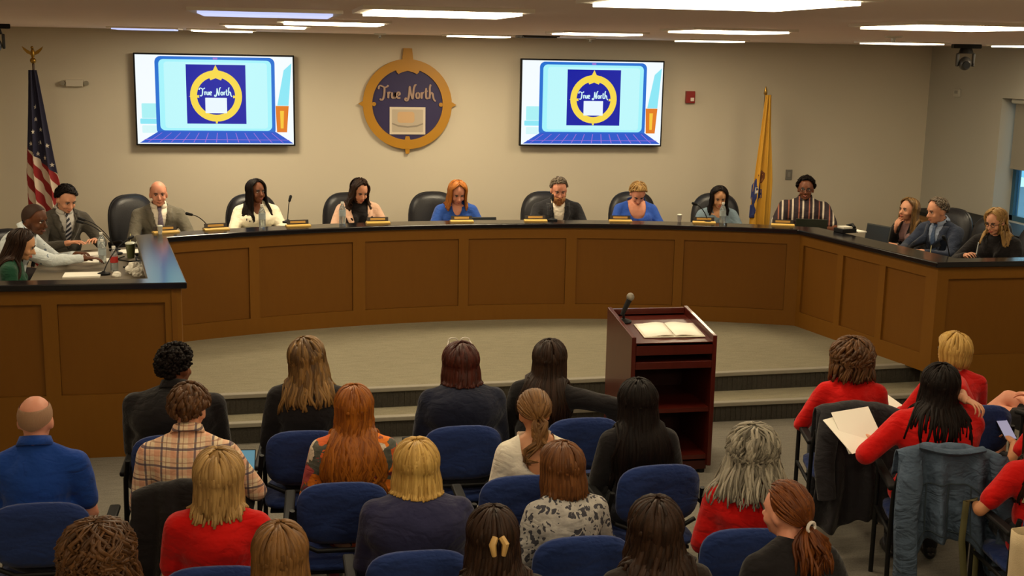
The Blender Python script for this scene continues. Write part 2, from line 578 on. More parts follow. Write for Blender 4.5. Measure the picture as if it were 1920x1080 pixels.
tag(lo.build('counter_ledge', m_black_lam, bevel=.008), 'glossy black counter ledge running along the top of the whole desk', 'counter')
# lower worktop behind the ledge
WT = 1.04
def wt(name, label, poly):
    t = thing(name, label, 'worktop', (0, 0, 0))
    MB().prism(poly, WT - .035, WT).build('worktop_board', m_worktop, t, bevel=.005)
    return t
RW = R0 + .8
wt('worktop', 'grey laminate worktop behind the curved desk front', arc(R0 + .07, A0 + .02, A1 - .02, 30) + arc(RW, A0 + .0, A1, 30)[::-1])
t = wt('worktop', 'grey laminate worktop covered with papers and bottles at the desk wing', [(-.74, 8.68), (-1.03, 10.7), (-1.17, 10.78), (-1.32, 11.46), (-2.0, 11.15), (-1.78, 8.68)])
for x, y in ((-1.7, 8.8), (-1.85, 10.9)):
    MB().box((x, y, (ZS + WT - .035) / 2), (.05, .05, WT - .035 - ZS)).build('leg', m_blackmetal, t)
t = wt('worktop', 'grey laminate worktop at the desk wing under the window', [(5.02, 10.74), (5.36, 9.03), (6.9, 9.03), (6.9, 9.35), (6.1, 9.35), (5.78, 10.98), (5.2, 11.4), (4.98, 10.9)])
for x, y in ((6.8, 9.25), (5.75, 10.8)):
    MB().box((x, y, (ZS + WT - .035) / 2), (.05, .05, WT - .035 - ZS)).build('leg', m_blackmetal, t)
# low wood cabinet by the right wall
t = thing('low_cabinet', 'low brown cabinet with dark top standing under the window', 'cabinet', (7.28, 11.6, ZS))
MB().box((0, 0, .42), (.5, 2.2, .84)).build('body', wood('cabinet_wood', '6a4a22', '7a5830'), t)
MB().box((0, 0, .86), (.54, 2.24, .04)).build('top', m_black, t, bevel=.004)
for i in range(4):
    dd = MB().box((-.26, -.81 + i * .54, .42), (.02, .5, .76)).build('door', wood('cabinet_wood2', '6f4e25', '805d34'), t)
    MB().box((-.28, -.62 + i * .54, .6), (.015, .015, .1)).build('handle', m_chrome, dd)

# ================================================================ WALL OBJECTS
def poly_flat(pts, m, name, parent, y, th=.0006):
    """flat print piece on a wall-facing surface (local x right, z up, faces -y)"""
    return MB().prism_xz(pts, y - th, y).build(name, m, parent)
def rrect(x0, x1, z0, z1, r, n=6):
    out = []
    for cx, cz, a0 in ((x1 - r, z1 - r, 0), (x0 + r, z1 - r, 90), (x0 + r, z0 + r, 180), (x1 - r, z0 + r, 270)):
        for i in range(n + 1):
            a = radians(a0 + 90 * i / n)
            out.append((cx + r * cos(a), cz + r * sin(a)))
    return out
def circle(cx, cz, r, n=40):
    return [(cx + r * cos(2 * pi * i / n), cz + r * sin(2 * pi * i / n)) for i in range(n)]
def ring_mb(r0, r1, y0, y1, n=48, c=(0, 0)):
    mb = MB()
    vs = []
    for r in (r0, r1):
        for y in (y0, y1):
            vs += [(c[0] + r * cos(2 * pi * i / n), y, c[1] + r * sin(2 * pi * i / n)) for i in range(n)]
    fs = []
    for i in range(n):
        j = (i + 1) % n
        fs += [(i, j, 2 * n + j, 2 * n + i), (n + j, n + i, 3 * n + i, 3 * n + j), (2 * n + i, 2 * n + j, 3 * n + j, 3 * n + i), (j, i, n + i, n + j)]
    return mb.add(vs, fs)

LETTERS = [
    [(-.05, .72), (-.02, .9), (.1, 1.0), (.25, .93), (.45, .86), (.62, .93), (.7, 1.03)],
    [(.4, .9), (.4, .55), (.36, .2), (.26, -.06), (.12, -.1), (.08, .02)],
    [(.66, .52), (.7, .3), (.68, .03)], [(.69, .3), (.76, .46), (.88, .5)],
    [(.98, .5), (.97, .2), (1.04, .06), (1.15, .1), (1.22, .3), (1.23, .5), (1.22, .2), (1.28, .05)],
    [(1.38, .26), (1.56, .32), (1.57, .45), (1.47, .51), (1.38, .4), (1.38, .18), (1.47, .04), (1.62, .1)],
    [(2.14, .0), (2.04, .06), (2.0, -.06), (2.1, -.15), (2.22, -.02), (2.3, .4), (2.34, .98)],
    [(2.34, .98), (2.4, .6), (2.5, .2), (2.58, -.02)], [(2.58, -.02), (2.62, .4), (2.66, .8), (2.76, 1.05), (2.88, 1.08)],
    [(2.98, .5), (2.86, .38), (2.86, .16), (2.96, .04), (3.08, .14), (3.1, .36), (2.98, .5)],
    [(3.24, .52), (3.28, .3), (3.26, .03)], [(3.27, .3), (3.34, .46), (3.46, .5)],
    [(3.62, .85), (3.6, .4), (3.62, .12), (3.7, .03), (3.8, .1)], [(3.48, .58), (3.76, .62)],
    [(3.98, 1.12), (3.9, .9), (3.9, .4), (3.88, .03)], [(3.9, .3), (4.0, .5), (4.12, .42), (4.16, .2), (4.22, -.02), (4.36, -.16)],
]
def lettering(w, thick, y0, y1, cx, cz):
    """brush-script words, w = total width"""
    s = w / 4.4
    mb = MB()
    for si_, st_ in enumerate(LETTERS):
        # catmull-rom resample
        P = [Vector((x, z)) for x, z in st_]
        pts = []
        for i in range(len(P) - 1):
            a, b = P[max(i - 1, 0)], P[min(i + 2, len(P) - 1)]
            for k in range(5):
                t = k / 5
                pts.append(.5 * ((2 * P[i]) + (P[i + 1] - a) * t + (2 * a - 5 * P[i] + 4 * P[i + 1] - b) * t * t + (-a + 3 * P[i] - 3 * P[i + 1] + b) * t ** 3))
        pts.append(P[-1])
        L, Rr = [], []
        for i, p in enumerate(pts):
            d = pts[min(i + 1, len(pts) - 1)] - pts[max(i - 1, 0)]
            d = d.normalized() if d.length > 1e-6 else Vector((1, 0))
            nn = Vector((-d.y, d.x))
            k = thick * (.55 + .45 * abs(d.y)) * (1 if 0 < i < len(pts) - 1 else .5)
            L.append(p + nn * k); Rr.append(p - nn * k)
        n_ = len(pts)
        vs = [(cx + (q.x - 2.15) * s, y, cz + (q.y - .4) * s) for y in (y0 - .00022 * (si_ % 3), y1) for q in L + Rr]
        fs = []
        for i in range(n_ - 1):
            fs += [(i, i + 1, n_ + i + 1, n_ + i), (2 * n_ + i + 1, 2 * n_ + i, 3 * n_ + i, 3 * n_ + i + 1),
                   (i + 1, i, 2 * n_ + i, 2 * n_ + i + 1), (n_ + i, n_ + i + 1, 3 * n_ + i + 1, 3 * n_ + i)]
        mb.add(vs, fs)
    return mb

# compass shaped sign
sg = thing('compass_sign', 'round gold and navy compass sign with script lettering on the wall', 'sign', (1.42, YB, 2.26))
MB().prism_xz(circle(0, 0, .42), -.03, -.002).build('disc', m_navy, sg)
ring_mb(.385, .485, -.05, -.004).build('ring', m_gold, sg, smooth=True)
MB().prism_xz([(-.17, .44), (-.06, .475), (-.045, .60), (.045, .60), (.06, .475), (.17, .44)], -.053, -.003).build('top_point', m_gold, sg)
MB().prism_xz([(-.12, .345), (-.1, .325), (-.06, .345), (0, .36), (.06, .345), (.1, .325), (.12, .345), (.14, .40), (-.14, .40)], -.0515, -.006).build('top_scroll', m_gold, sg)
for s_ in (-1, 1):
    MB().prism_xz([(s_ * .475, -.035), (s_ * .475, .035), (s_ * .535, 0)], -.045, -.006).build('side_point', m_gold, sg)
    MB().prism_xz(circle(s_ * .365, 0, .022, 14), -.047, -.006).build('side_knob', m_gold, sg)
MB().prism_xz([(-.03, -.47), (.03, -.47), (.018, -.535), (-.018, -.535)], -.045, -.006).build('bottom_point', m_gold, sg)
MB().prism_xz([(-.035, -.40), (.035, -.40), (.02, -.345), (-.02, -.345)], -.047, -.006).build('bottom_knob', m_gold, sg)
lettering(.62, .075, -.046, -.028, -.005, .115).build('lettering', M('tan_letter', '9a7f70', .6), sg)
pc = MB().prism_xz([(-.195, -.325), (.195, -.325), (.195, -.03), (-.195, -.03)], -.04, -.028).build('picture', M('picture_white', 'cfc3b0', .6), sg)
MB().prism_xz(rrect(-.17, .17, -.30, -.055, .01), -.0412, -.0402).build('picture_ground', M('picture_ground', 'b3a693', .7), pc)
MB().prism_xz(rrect(-.11, .075, -.2, -.08, .03), -.0422, -.0413).build('picture_blob', M('picture_cream', 'c4a27a', .7), pc)
MB().prism_xz([(-.17, -.2), (-.1, -.225), (0, -.235), (.1, -.225), (.17, -.2), (.17, -.215), (.1, -.243), (0, -.253), (-.1, -.243), (-.17, -.215)], -.0426, -.0414).build('picture_line', M('picture_grey', '8b8172', .7), pc)

# televisions
def tv_e(n, c, k=1.0):
    return emis('screen_' + n, c, k)
def tv(x, z, w, h, label):
    t = thing('wall_television', label, 'television', (x, YB, z))
    MB().box((0, -.03, 0), (.5, .06, .35)).build('wall_bracket', m_black, t)
    MB().box((0, -.085, 0), (w, .05, h)).build('housing', m_black, t, bevel=.006)
    sw, sh_ = w - .035, h - .035
    y = -.1105
    s = MB().prism_xz([(-sw / 2, -sh_ / 2), (sw / 2, -sh_ / 2), (sw / 2, sh_ / 2), (-sw / 2, sh_ / 2)], y - .001, y).build('screen', tv_e('white', 'f4fbff'), t)
    U = lambda px: (((px - 764) / 888) - .5) * sw
    V = lambda py: (.5 - (py - 315) / 497) * sh_
    lay = [0]
    def pf(pts, m, nm):
        lay[0] += 1
        return MB().prism_xz(pts, y - .0012 - lay[0] * .0006, y - .0008).build(nm, m, s)
    R = lambda a, b, c, d, r: rrect(U(a), U(b), V(d), V(c), r)
    pf([(U(1560), V(590)), (U(1625), V(590)), (U(1645), V(350)), (U(1600), V(390))], tv_e('cyan2', '8be6f5'), 'feather_shape')
    pf([(U(1550), V(592)), (U(1626), V(592)), (U(1614), V(742)), (U(1556), V(742))], tv_e('orange', 'e07a1e'), 'cup_shape')
    pf([(U(1575), V(620)), (U(1598), V(620)), (U(1594), V(720)), (U(1578), V(720))], tv_e('yellow2', 'f5c53a'), 'cup_mark')
    pf(R(792, 880, 585, 668, .01), tv_e('cyan3', 'a9f0f4'), 'book_shape')
    pf(R(782, 880, 670, 700, .01), tv_e('cyan2', '6fdcec'), 'book_shape')
    pf(R(792, 880, 708, 750, .01), tv_e('cyan4', 'd4f6f8'), 'book_shape')
    pf(R(872, 1548, 322, 760, .06), tv_e('blue', '1f6fd0'), 'laptop_lid')
    pf(R(893, 1528, 338, 735, .05), tv_e('cyan', 'a4f3fb'), 'laptop_screen')
    pf(R(922, 1504, 352, 722, .03), tv_e('cyan5', 'bdf7fb'), 'laptop_screen')
    pf([(U(1198), V(326)), (U(1224), V(326)), (U(1224), V(336)), (U(1198), V(336))], tv_e('mauve', '9a6fd0'), 'webcam_shape')
    pf([(U(775), V(806)), (U(1650), V(806)), (U(1548), V(740)), (U(884), V(740))], tv_e('blue2', '2456c8'), 'keyboard_shape')
    for i in range(13):
        a = 900 + i * 52; b = 820 + i * 64
        pf([(U(b), V(802)), (U(b + 5), V(802)), (U(a + 4), V(748)), (U(a), V(748))], tv_e('mauve', '9a6fd0'), 'key_line')
    pf([(U(800), V(788)), (U(1628), V(788)), (U(1624), V(785)), (U(806), V(785))], tv_e('mauve', '9a6fd0'), 'key_line')
    pf([(U(1045), V(696)), (U(1381), V(696)), (U(1381), V(365)), (U(1045), V(365))], tv_e('navy', '0416a0'), 'logo_square')
    k = sw / 888
    cx, cz = U(1212), V(540)
    lay[0] += 1
    ring_mb(108 * k, 147 * k, y - .0012 - lay[0] * .0006, y - .001, 40, (cx, cz)).build('logo_ring', tv_e('gold', 'f6d84a'), s)
    pf([(U(1170), V(408)), (U(1254), V(408)), (U(1226), V(395)), (U(1212), V(366)), (U(1198), V(395))], tv_e('gold', 'f6d84a'), 'logo_point')
    pf([(U(1172), V(432)), (U(1182), V(452)), (U(1212), V(440)), (U(1242), V(452)), (U(1252), V(432))], tv_e('gold', 'f6d84a'), 'logo_point')
    for q in (1066, 1358):
        pf([(U(q - 9), V(543)), (U(q + 50 - (100 if q > 1200 else 0)), V(535)), (U(q + 50 - (100 if q > 1200 else 0)), V(551))], tv_e('gold', 'f6d84a'), 'logo_point')
    pf([(U(1203), V(650)), (U(1221), V(650)), (U(1217), V(694)), (U(1207), V(694))], tv_e('gold', 'f6d84a'), 'logo_point')
    lay[0] += 1
    lettering(185 * k, .075, y - .0014 - lay[0] * .0006, y - .001, U(1210), V(520)).build('logo_lettering', tv_e('cyan4', 'd4f6f8'), s)
    pf(R(1150, 1272, 550, 636, .004), tv_e('white2', 'e9f6ff'), 'logo_picture')
    return t
tv(-.61, 2.285, 1.64, .955, 'wall-mounted television showing a laptop drawing, beside the US flag')
tv(3.475, 2.297, 1.64, .955, 'wall-mounted television showing a laptop drawing, beside the red fire alarm')

# small wall fittings
t = thing('emergency_light', 'small white emergency light box high on the back wall', 'wall light', (-2.03, YB, 2.44))
MB().box((0, -.025, 0), (.17, .05, .07)).build('box', M('wall_white', 'c9c0ae', .6), t, bevel=.006)
for s_ in (-1, 1):
    MB().cyl((s_ * .115, -.01, 0), (s_ * .115, -.05, 0), .025).build('lamp_head', M('wall_white2', '8b8474', .6), t, smooth=True)
t = thing('fire_alarm', 'red fire alarm strobe on the back wall', 'fire alarm', (4.64, YB, 2.375))
MB().box((0, -.025, 0), (.105, .05, .135)).build('housing', M('alarm_red', '8c1512', .4), t, bevel=.006)
MB().box((.015, -.058, -.025), (.04, .02, .04)).build('strobe_lens', M('alarm_lens', 'e8d8cc', .2), t, bevel=.004)
t = thing('light_switch', 'grey switch plate on the wall beside the man in stripes', 'switch', (5.9, YB, 1.49))
MB().box((0, -.006, 0), (.08, .012, .12)).build('plate', M('plate_grey', '77736c', .5), t, bevel=.003)
MB().box((0, -.016, 0), (.03, .012, .06)).build('rocker', M('rocker_grey', '8a867e', .5), t, bevel=.002)
t = thing('thermostat', 'pale thermostat on the side wall below the ceiling camera', 'thermostat', (XR, 12.86, 2.48), 0)
MB().box((-.012, 0, 0), (.024, .12, .09)).build('housing', M('thermo_white', 'b4b0a4', .5), t, bevel=.006)
MB().box((-.026, 0, .01), (.006, .06, .035)).build('display', M('thermo_dark', '8f8c84', .3), t)

def ptz(x, y, label, rz):
    t = thing('dome_camera', label, 'camera', (x, y, ZC), rz)
    MB().box((0, 0, -.02), (.26, .16, .04)).build('mount_plate', m_black, t, bevel=.008)
    MB().cyl((0, 0, -.04), (0, 0, -.09), .055, .075, 18).build('base', M('cam_dark', '1c1a19', .35), t, smooth=True)
    for s_ in (-1, 1):
        MB().box((s_ * .075, 0, -.15), (.022, .07, .13)).build('yoke_arm', M('cam_dark', '1c1a19', .35), t, bevel=.008)
    h = MB().ell((0, 0, -.185), (.062, .085, .068)).build('head', M('cam_grey', '3a3735', .3), t, smooth='all')
    MB().cyl((0, -.06, -.195), (0, -.1, -.2), .036, .034, 18).build('lens', m_black, h, smooth=True)
    return t
ptz(6.66, 11.19, 'black pan and tilt camera hanging from the ceiling near the window', -.35)
ptz(-2.40, 11.6, 'black pan and tilt camera hanging from the ceiling near the US flag', .3)

# ================================================================ FLAGS
def flag_mat_us():
    m, nt, p = nodes('flag_us')
    uv = nt.nodes.new('ShaderNodeUVMap')
    sp = nt.nodes.new('ShaderNodeSeparateXYZ')
    nt.links.new(uv.outputs[0], sp.inputs[0])
    fr_ = mth(nt, 'FRACT', mth(nt, 'MULTIPLY', sp.outputs[1], 6.5))
    st_ = mth(nt, 'LESS_THAN', fr_, .5)
    col = mixc(nt, st_, lin('cdbba8'), lin('8a1418'))
    can = mth(nt, 'GREATER_THAN', sp.outputs[0], 0.)
    col = mixc(nt, can, col, lin('1c1b38'))
    nt.links.new(col, p.inputs['Base Color'])
    p.inputs['Roughness'].default_value = .7
    return m
def draped_flag(parent, prof, mat, uvf, name='cloth', folds=3.5, nu=64, nv=50, depth=.1):
    """prof(v)->(z, xl, xr): hanging cloth with vertical folds; local coords"""
    vs, uvs = [], []
    for j in range(nv + 1):
        v_ = j / nv
        z, xl, xr = prof(v_)
        for i in range(nu + 1):
            u = i / nu
            amp = depth * min(1, .25 + (xr - xl) * 2.2)
            ph = u * folds * 2 * pi + .8 * sin(v_ * 3)
            x = xl + (xr - xl) * u + .012 * sin(2 * ph)
            y = amp * (.5 * sin(ph) + .25 * sin(2.1 * ph + 1)) * (.4 + .6 * sin(pi * min(1, u * 1.2)))
            vs.append((x, y - depth * .75 - .02, z))
            uvs.append(uvf(u, v_, x, z))
    fs = [(j * (nu + 1) + i, j * (nu + 1) + i + 1, (j + 1) * (nu + 1) + i + 1, (j + 1) * (nu + 1) + i) for j in range(nv) for i in range(nu)]
    mb = MB().add(vs, fs)
    o = mb.build(name, mat, parent, smooth='all', fixn=False, solid=.004)
    ul = o.data.uv_layers.new(name='UVMap')
    for l in o.data.loops:
        ul.data[l.index].uv = uvs[l.vertex_index]
    return o, vs, nu, nv
def pole(t, h):
    MB().lathe([(.17, 0), (.17, .03), (.05, .05), (.03, .1)]).build('base', m_brass, t, smooth=True)
    MB().cyl((0, 0, .05), (0, 0, h), .014, .012, 10).build('pole', M('pole_wood', '4a3317', .4), t, smooth=True)
fl = thing('us_flag', 'US flag draped on a tall pole with a gold eagle', 'flag', (-2.33, 12.95, ZS))
pole(fl, 2.33)
e = MB()
e.ell((0, 0, 2.36), (.03, .03, .03)).ell((0, 0, 2.43), (.02, .025, .05)).ell((0, -.02, 2.485), (.014, .02, .015))
e.cap((0, 0, 2.34), (0, 0, 2.40), .012, .012, 8)
e.build('eagle_body', m_brass, fl, smooth='all')
for s_ in (-1, 1):
    MB().add([(s_ * .01, .004, 2.44), (s_ * .05, 0, 2.465), (s_ * .1, -.004, 2.50), (s_ * .085, 0, 2.465), (s_ * .055, 0, 2.43), (s_ * .01, .004, 2.41),
              (s_ * .01, .016, 2.44), (s_ * .05, .012, 2.465), (s_ * .1, .004, 2.50), (s_ * .085, .01, 2.465), (s_ * .055, .012, 2.43), (s_ * .01, .016, 2.41)],
             [(0, 1, 2, 3, 4, 5), (11, 10, 9, 8, 7, 6)] + [(i, (i + 1) % 6, 6 + (i + 1) % 6, 6 + i) for i in range(6)]).build('eagle_wing', m_brass, fl)
def usprof(v_):
    z = 2.27 - 2.0 * v_
    return z, -.035 - .085 * min(1, v_ * 2.0), .03 + .19 * min(1, v_ * 1.7)
def usuv(u, v_, x, z):
    # stripes fall diagonally; canton is the upper part
    d = 2.27 - z
    can = .74 + .30 * u - .0 - d
    return (can, (d - .62 * u) * .62 + .02)
fo, fv, nu, nv = draped_flag(fl, usprof, flag_mat_us(), usuv, folds=2.2, depth=.07)
def star(mb, c, r, ax, up_):
    pts = []
    for k in range(10):
        a = pi / 2 + k * pi / 5
        q = r if k % 2 == 0 else r * .42
        pts.append(Vector(c) + ax * cos(a) * q + up_ * sin(a) * q)
    mb.add(pts, [tuple(range(10))])
m_star = M('star_white', 'cfc6b8', .7)
ctx = BVHTree.FromPolygons([Vector(q) for q in fv], [tuple(f.vertices) for f in fo.data.polygons])
for i, (u, d) in enumerate(((.5, .36), (.45, .48), (.65, .58), (.3, .60), (.55, .71), (.2, .72), (.8, .74), (.42, .82), (.68, .86), (.86, .93))):
    z = 2.27 - d
    v_ = d / 2.0
    _, xl, xr = usprof(v_)
    x = xl + (xr - xl) * u
    hit = ctx.ray_cast(Vector((x, -1, z)), Vector((0, 1, 0)))
    if hit[0] is None: continue
    nn = hit[1] if hit[1].y < 0 else -hit[1]
    ax = nn.cross(Vector((0, 0, 1))).normalized() * -1
    mb = MB(); star(mb, hit[0] + nn * .005, .026, ax, Vector((0, 0, 1)))
    mb.build('star', m_star, fl, fixn=False)
# state flag
sf = thing('state_flag', 'buff yellow state flag with blue emblem draped on a pole', 'flag', (5.33, 12.95, ZS))
pole(sf, 2.12)
MB().lathe([(.008, 0), (.02, .02), (.016, .06), (.004, .1)], (0, 0, 2.11)).build('finial', m_brass, sf, smooth=True)
def sprof(v_):
    return 2.12 - 1.9 * v_, -.02 - .12 * min(1, v_ * 1.5), .035 + .075 * min(1, v_ * 2)
so, sv, nu, nv = draped_flag(sf, sprof, M('flag_buff', 'c9952a', .7, var=(3, .1)), lambda u, v_, x, z: (u, v_), folds=2.4, depth=.06)
ctx = BVHTree.FromPolygons([Vector(q) for q in sv], [tuple(f.vertices) for f in so.data.polygons])
def decal(parent, bvh, pts, mat, name, dirv=(0, 1, 0), off_=.004, org=-1., ns=6):
    """project a small polygon outline (x,z) on a mesh from the front"""
    cx = sum(p[0] for p in pts) / len(pts); cz = sum(p[1] for p in pts) / len(pts)
    rings = [[(cx + (x - cx) * k / ns, cz + (z - cz) * k / ns) for x, z in pts] for k in range(1, ns + 1)]
    vs = []
    dv = Vector(dirv)
    last = None
    def pr(x, z):
        nonlocal last
        h = bvh.ray_cast(Vector((x, 0, z)) + dv * org, dv)
        if h[0] is None:
            h2 = bvh.find_nearest(last if last is not None else Vector((x, 0, z)))
            return Vector((x, (last.y if last is not None else 0), z))
        last = h[0]
        return h[0] - dv * off_
    vs.append(pr(cx, cz))
    for r in rings:
        for x, z in r:
            vs.append(pr(x, z))
    n_ = len(pts)
    fs = [(0, 1 + i, 1 + (i + 1) % n_) for i in range(n_)]
    for k in range(ns - 1):
        for i in range(n_):
            a, b = 1 + k * n_ + i, 1 + k * n_ + (i + 1) % n_
            fs.append((a, b, b + n_, a + n_))
    return MB().add(vs, fs).build(name, mat, parent, smooth='all', solid=.003)
m_eb = M('emblem_blue', '25306a', .7); m_ebr = M('emblem_brown', '6a3a1a', .7); m_ew = M('emblem_white', 'b9b2a8', .7)
def dpoly(pts): return pts
em = decal(sf, ctx, [(-.13, .98), (-.125, 1.12), (-.08, 1.2), (-.03, 1.16), (-.02, 1.02), (-.05, .93), (-.1, .88)], m_eb, 'emblem')
decal(sf, ctx, [(-.05, 1.15), (-.06, 1.24), (-.02, 1.29), (.02, 1.26), (.02, 1.2), (-.01, 1.15)], m_ebr, 'emblem')
decal(sf, ctx, [(-.14, .76), (-.135, .9), (-.09, .92), (-.06, .84), (-.08, .76)], m_eb, 'emblem')
decal(sf, ctx, [(-.09, 1.02), (-.085, 1.1), (-.06, 1.1), (-.055, 1.03)], m_ew, 'emblem', off_=.008)
decal(sf, ctx, [(-.03, .98), (-.03, 1.08), (.0, 1.08), (.0, .98)], m_eb, 'emblem')

# ================================================================ PODIUM
pd = thing('lectern', 'mahogany lectern with open shelves facing the audience', 'lectern', (2.62, 8.01, 0), 0)
pw, pdp = .6, .64      # width, depth
for s_ in (-1, 1):
    MB().prism_yz([(-pdp / 2, .06), (pdp / 2, .06), (pdp / 2, 1.06), (-pdp / 2, .985)], s_ * pw / 2 - (.03 if s_ > 0 else 0), s_ * pw / 2 + (.03 if s_ < 0 else 0)).build('side_panel', m_mahog, pd, bevel=.004)
MB().box((0, pdp / 2 - .015, .54), (pw - .06, .03, .94)).build('front_panel', m_mahog_in, pd)
MB().box((0, pdp / 2 - .015, 1.02), (pw - .06, .03, .06)).build('top_rail', m_mahog, pd, bevel=.004)
tp = MB().prism_yz([(-pdp / 2, .925), (-pdp / 2, .945), (pdp / 2 - .03, 1.0), (pdp / 2 - .03, .98)], -pw / 2 + .03, pw / 2 - .03).build('sloped_top', m_mahog, pd)
MB().box((0, -pdp / 2 + .012, .9), (pw - .06, .024, .085)).build('apron', m_mahog, pd, bevel=.003)
for z in (.79, .46, .12):
    MB().box((0, 0, z), (pw - .06, pdp - .05, .03)).build('shelf', m_mahog, pd)
MB().box((0, -pdp / 2 + .012, .785), (pw - .06, .02, .05)).build('shelf_lip', m_mahog, pd, bevel=.003)
MB().box((0, 0, .06), (pw - .05, pdp - .06, .06)).build('plinth', m_mahog_in, pd)
for sx in (-1, 1):
    for sy_ in (-1, 1):
        MB().cyl((sx * .25, sy_ * .26, 0), (sx * .25, sy_ * .26, .035), .025).build('caster', m_black, pd, smooth=True)
MB().cyl((.02, pdp / 2 - .031, .72), (.02, pdp / 2 - .034, .72), .008).build('lock', m_chrome, pd)
# open book on the lectern
slope = atan2(.055, pdp - .03)
bk_ = thing('open_book', 'open white binder lying on the lectern', 'book', (2.655, 7.93, .972))
bk_.rotation_euler = (slope, 0, radians(-2))
for s_ in (-1, 1):
    vs = []
    for i in range(9):
        u = i / 8
        vs += [(s_ * (.005 + .2 * u), -.14, .004 + .012 * sin(pi * min(1, u * 1.2 + .1)) * (1 - u * .6)), (s_ * (.005 + .2 * u), .14, .004 + .012 * sin(pi * min(1, u * 1.2 + .1)) * (1 - u * .6))]
    fs = [(2 * i, 2 * i + 2, 2 * i + 3, 2 * i + 1) for i in range(8)]
    MB().add(vs, fs).build('page_block', m_paper, bk_, smooth='all', solid=.006)
MB().box((0, 0, .0005), (.43, .3, .004)).build('cover', M('binder_white', 'd8d2c0', .5), bk_)
# microphone on its base
mc = thing('microphone', 'black handheld microphone with grey ball grille in a stand on the lectern', 'microphone', (2.395, 8.16, .985))
mc.rotation_euler = (slope, 0, 0)
MB().lathe([(.055, 0), (.055, .012), (.03, .02), (.012, .03)]).build('base', m_black, mc, smooth=True)
MB().tube([(0, 0, .02), (-.005, 0, .06), (-.01, .0, .09)], [.01, .009, .012]).build('stem', m_black, mc, smooth=True)
MB().cyl((-.02, -.01, .055), (.03, .0, .165), .014, .02, 14).build('handle', m_black, mc, smooth=True)
MB().ell((.037, .0, .185), (.028, .028, .03)).build('grille', M('mic_grille', '8a8478', .45, metal=.6, bmp=(300, .6)), mc, smooth='all')

# ================================================================ CHAIRS
m_blue = cloth('chair_blue', '22356a', .9, .1)
m_frame = m_blackmetal
def rounded_slab(w, h, th, pw_=3.2, bulge=.02, n=28, rings=5):
    """superellipse cushion in xz, thickness along y, softly domed"""
    mb = MB()
    vs = []
    for side in (-1, 1):
        for k in range(rings + 1):
            q = k / rings
            for i in range(n):
                a = 2 * pi * i / n
                c_, s_ = cos(a), sin(a)
                x = w / 2 * q * math.copysign(abs(c_) ** (2 / pw_), c_)
                z = h / 2 * q * math.copysign(abs(s_) ** (2 / pw_), s_)
                edge = (1 - q ** 4) ** .5
                vs.append((x, side * (th / 2) * (.35 + .65 * edge) + 0 * bulge, z))
    fs = []
    m_ = (rings + 1) * n
    for side in (0, 1):
        for k in range(rings):
            for i in range(n):
                a, b = side * m_ + k * n + i, side * m_ + k * n + (i + 1) % n
                fs.append((a, b, b + n, a + n) if side else (b, a, a + n, b + n))
    for i in range(n):
        a, b = rings * n + i, rings * n + (i + 1) % n
        fs.append((a, b, m_ + b, m_ + a))
    mb.add(vs, fs)
    bm = bmesh.new()
    return mb
def xf(mb, Mx):
    mb.v = [tuple(Mx @ Vector(q)) for q in mb.v]
    return mb
def make_chair():
    t = thing('stacking_chair', 'blue armchair', 'chair')
    b = xf(rounded_slab(.43, .32, .055, 3.4), Matrix.Translation((0, -.225, .70)) @ Matrix.Rotation(radians(9), 4, 'X'))
    bo = b.build('backrest', m_blue, t, smooth='all')
    # curved black shell behind the lower edge
    MB().tube([(-.21, -.205, .55), (-.12, -.225, .515), (.12, -.225, .515), (.21, -.205, .55)], .012, 8).build('back_rail', m_frame, t, smooth=True)
    s = xf(rounded_slab(.47, .46, .07, 4.5), Matrix.Translation((0, .01, .425)) @ Matrix.Rotation(radians(90), 4, 'X'))
    s.build('seat', m_blue, t, smooth='all')
    MB().box((0, .01, .385), (.40, .38, .018)).build('seat_pan', m_frame, t, bevel=.004)
    for s_ in (-1, 1):
        MB().tube([(s_ * .255, .2, 0), (s_ * .255, .2, .3), (s_ * .255, .2, .62)], .013, 8).build('leg', m_frame, t, smooth=True)
        MB().tube([(s_ * .255, -.23, 0), (s_ * .255, -.2, .3), (s_ * .25, -.2, .62)], .013, 8).build('leg', m_frame, t, smooth=True)
        MB().tube([(s_ * .25, -.2, .60), (s_ * .235, -.225, .72)], .013, 8).build('back_upright', m_frame, t, smooth=True)
        MB().box((s_ * .255, .02, .64), (.052, .46, .028)).build('armrest', m_black, t, bevel=.01)
        MB().tube([(s_ * .255, .19, .39), (s_ * .255, -.19, .39)], .011, 8).build('side_rail', m_frame, t, smooth=True)
    MB().tube([(-.255, 0, .375), (.255, 0, .375)], .011, 8).build('cross_rail', m_frame, t, smooth=True)
    return t
chair_proto = make_chair()
chair_used = [False]
def place_chair(x, y, rz, label):
    o = chair_proto if not chair_used[0] else copy_tree(chair_proto)
    chair_used[0] = True
    o.location = (x, y, 0)
    o.rotation_euler = (0, 0, rz)
    tag(o, label, 'chair', 'blue audience armchairs')
    return o

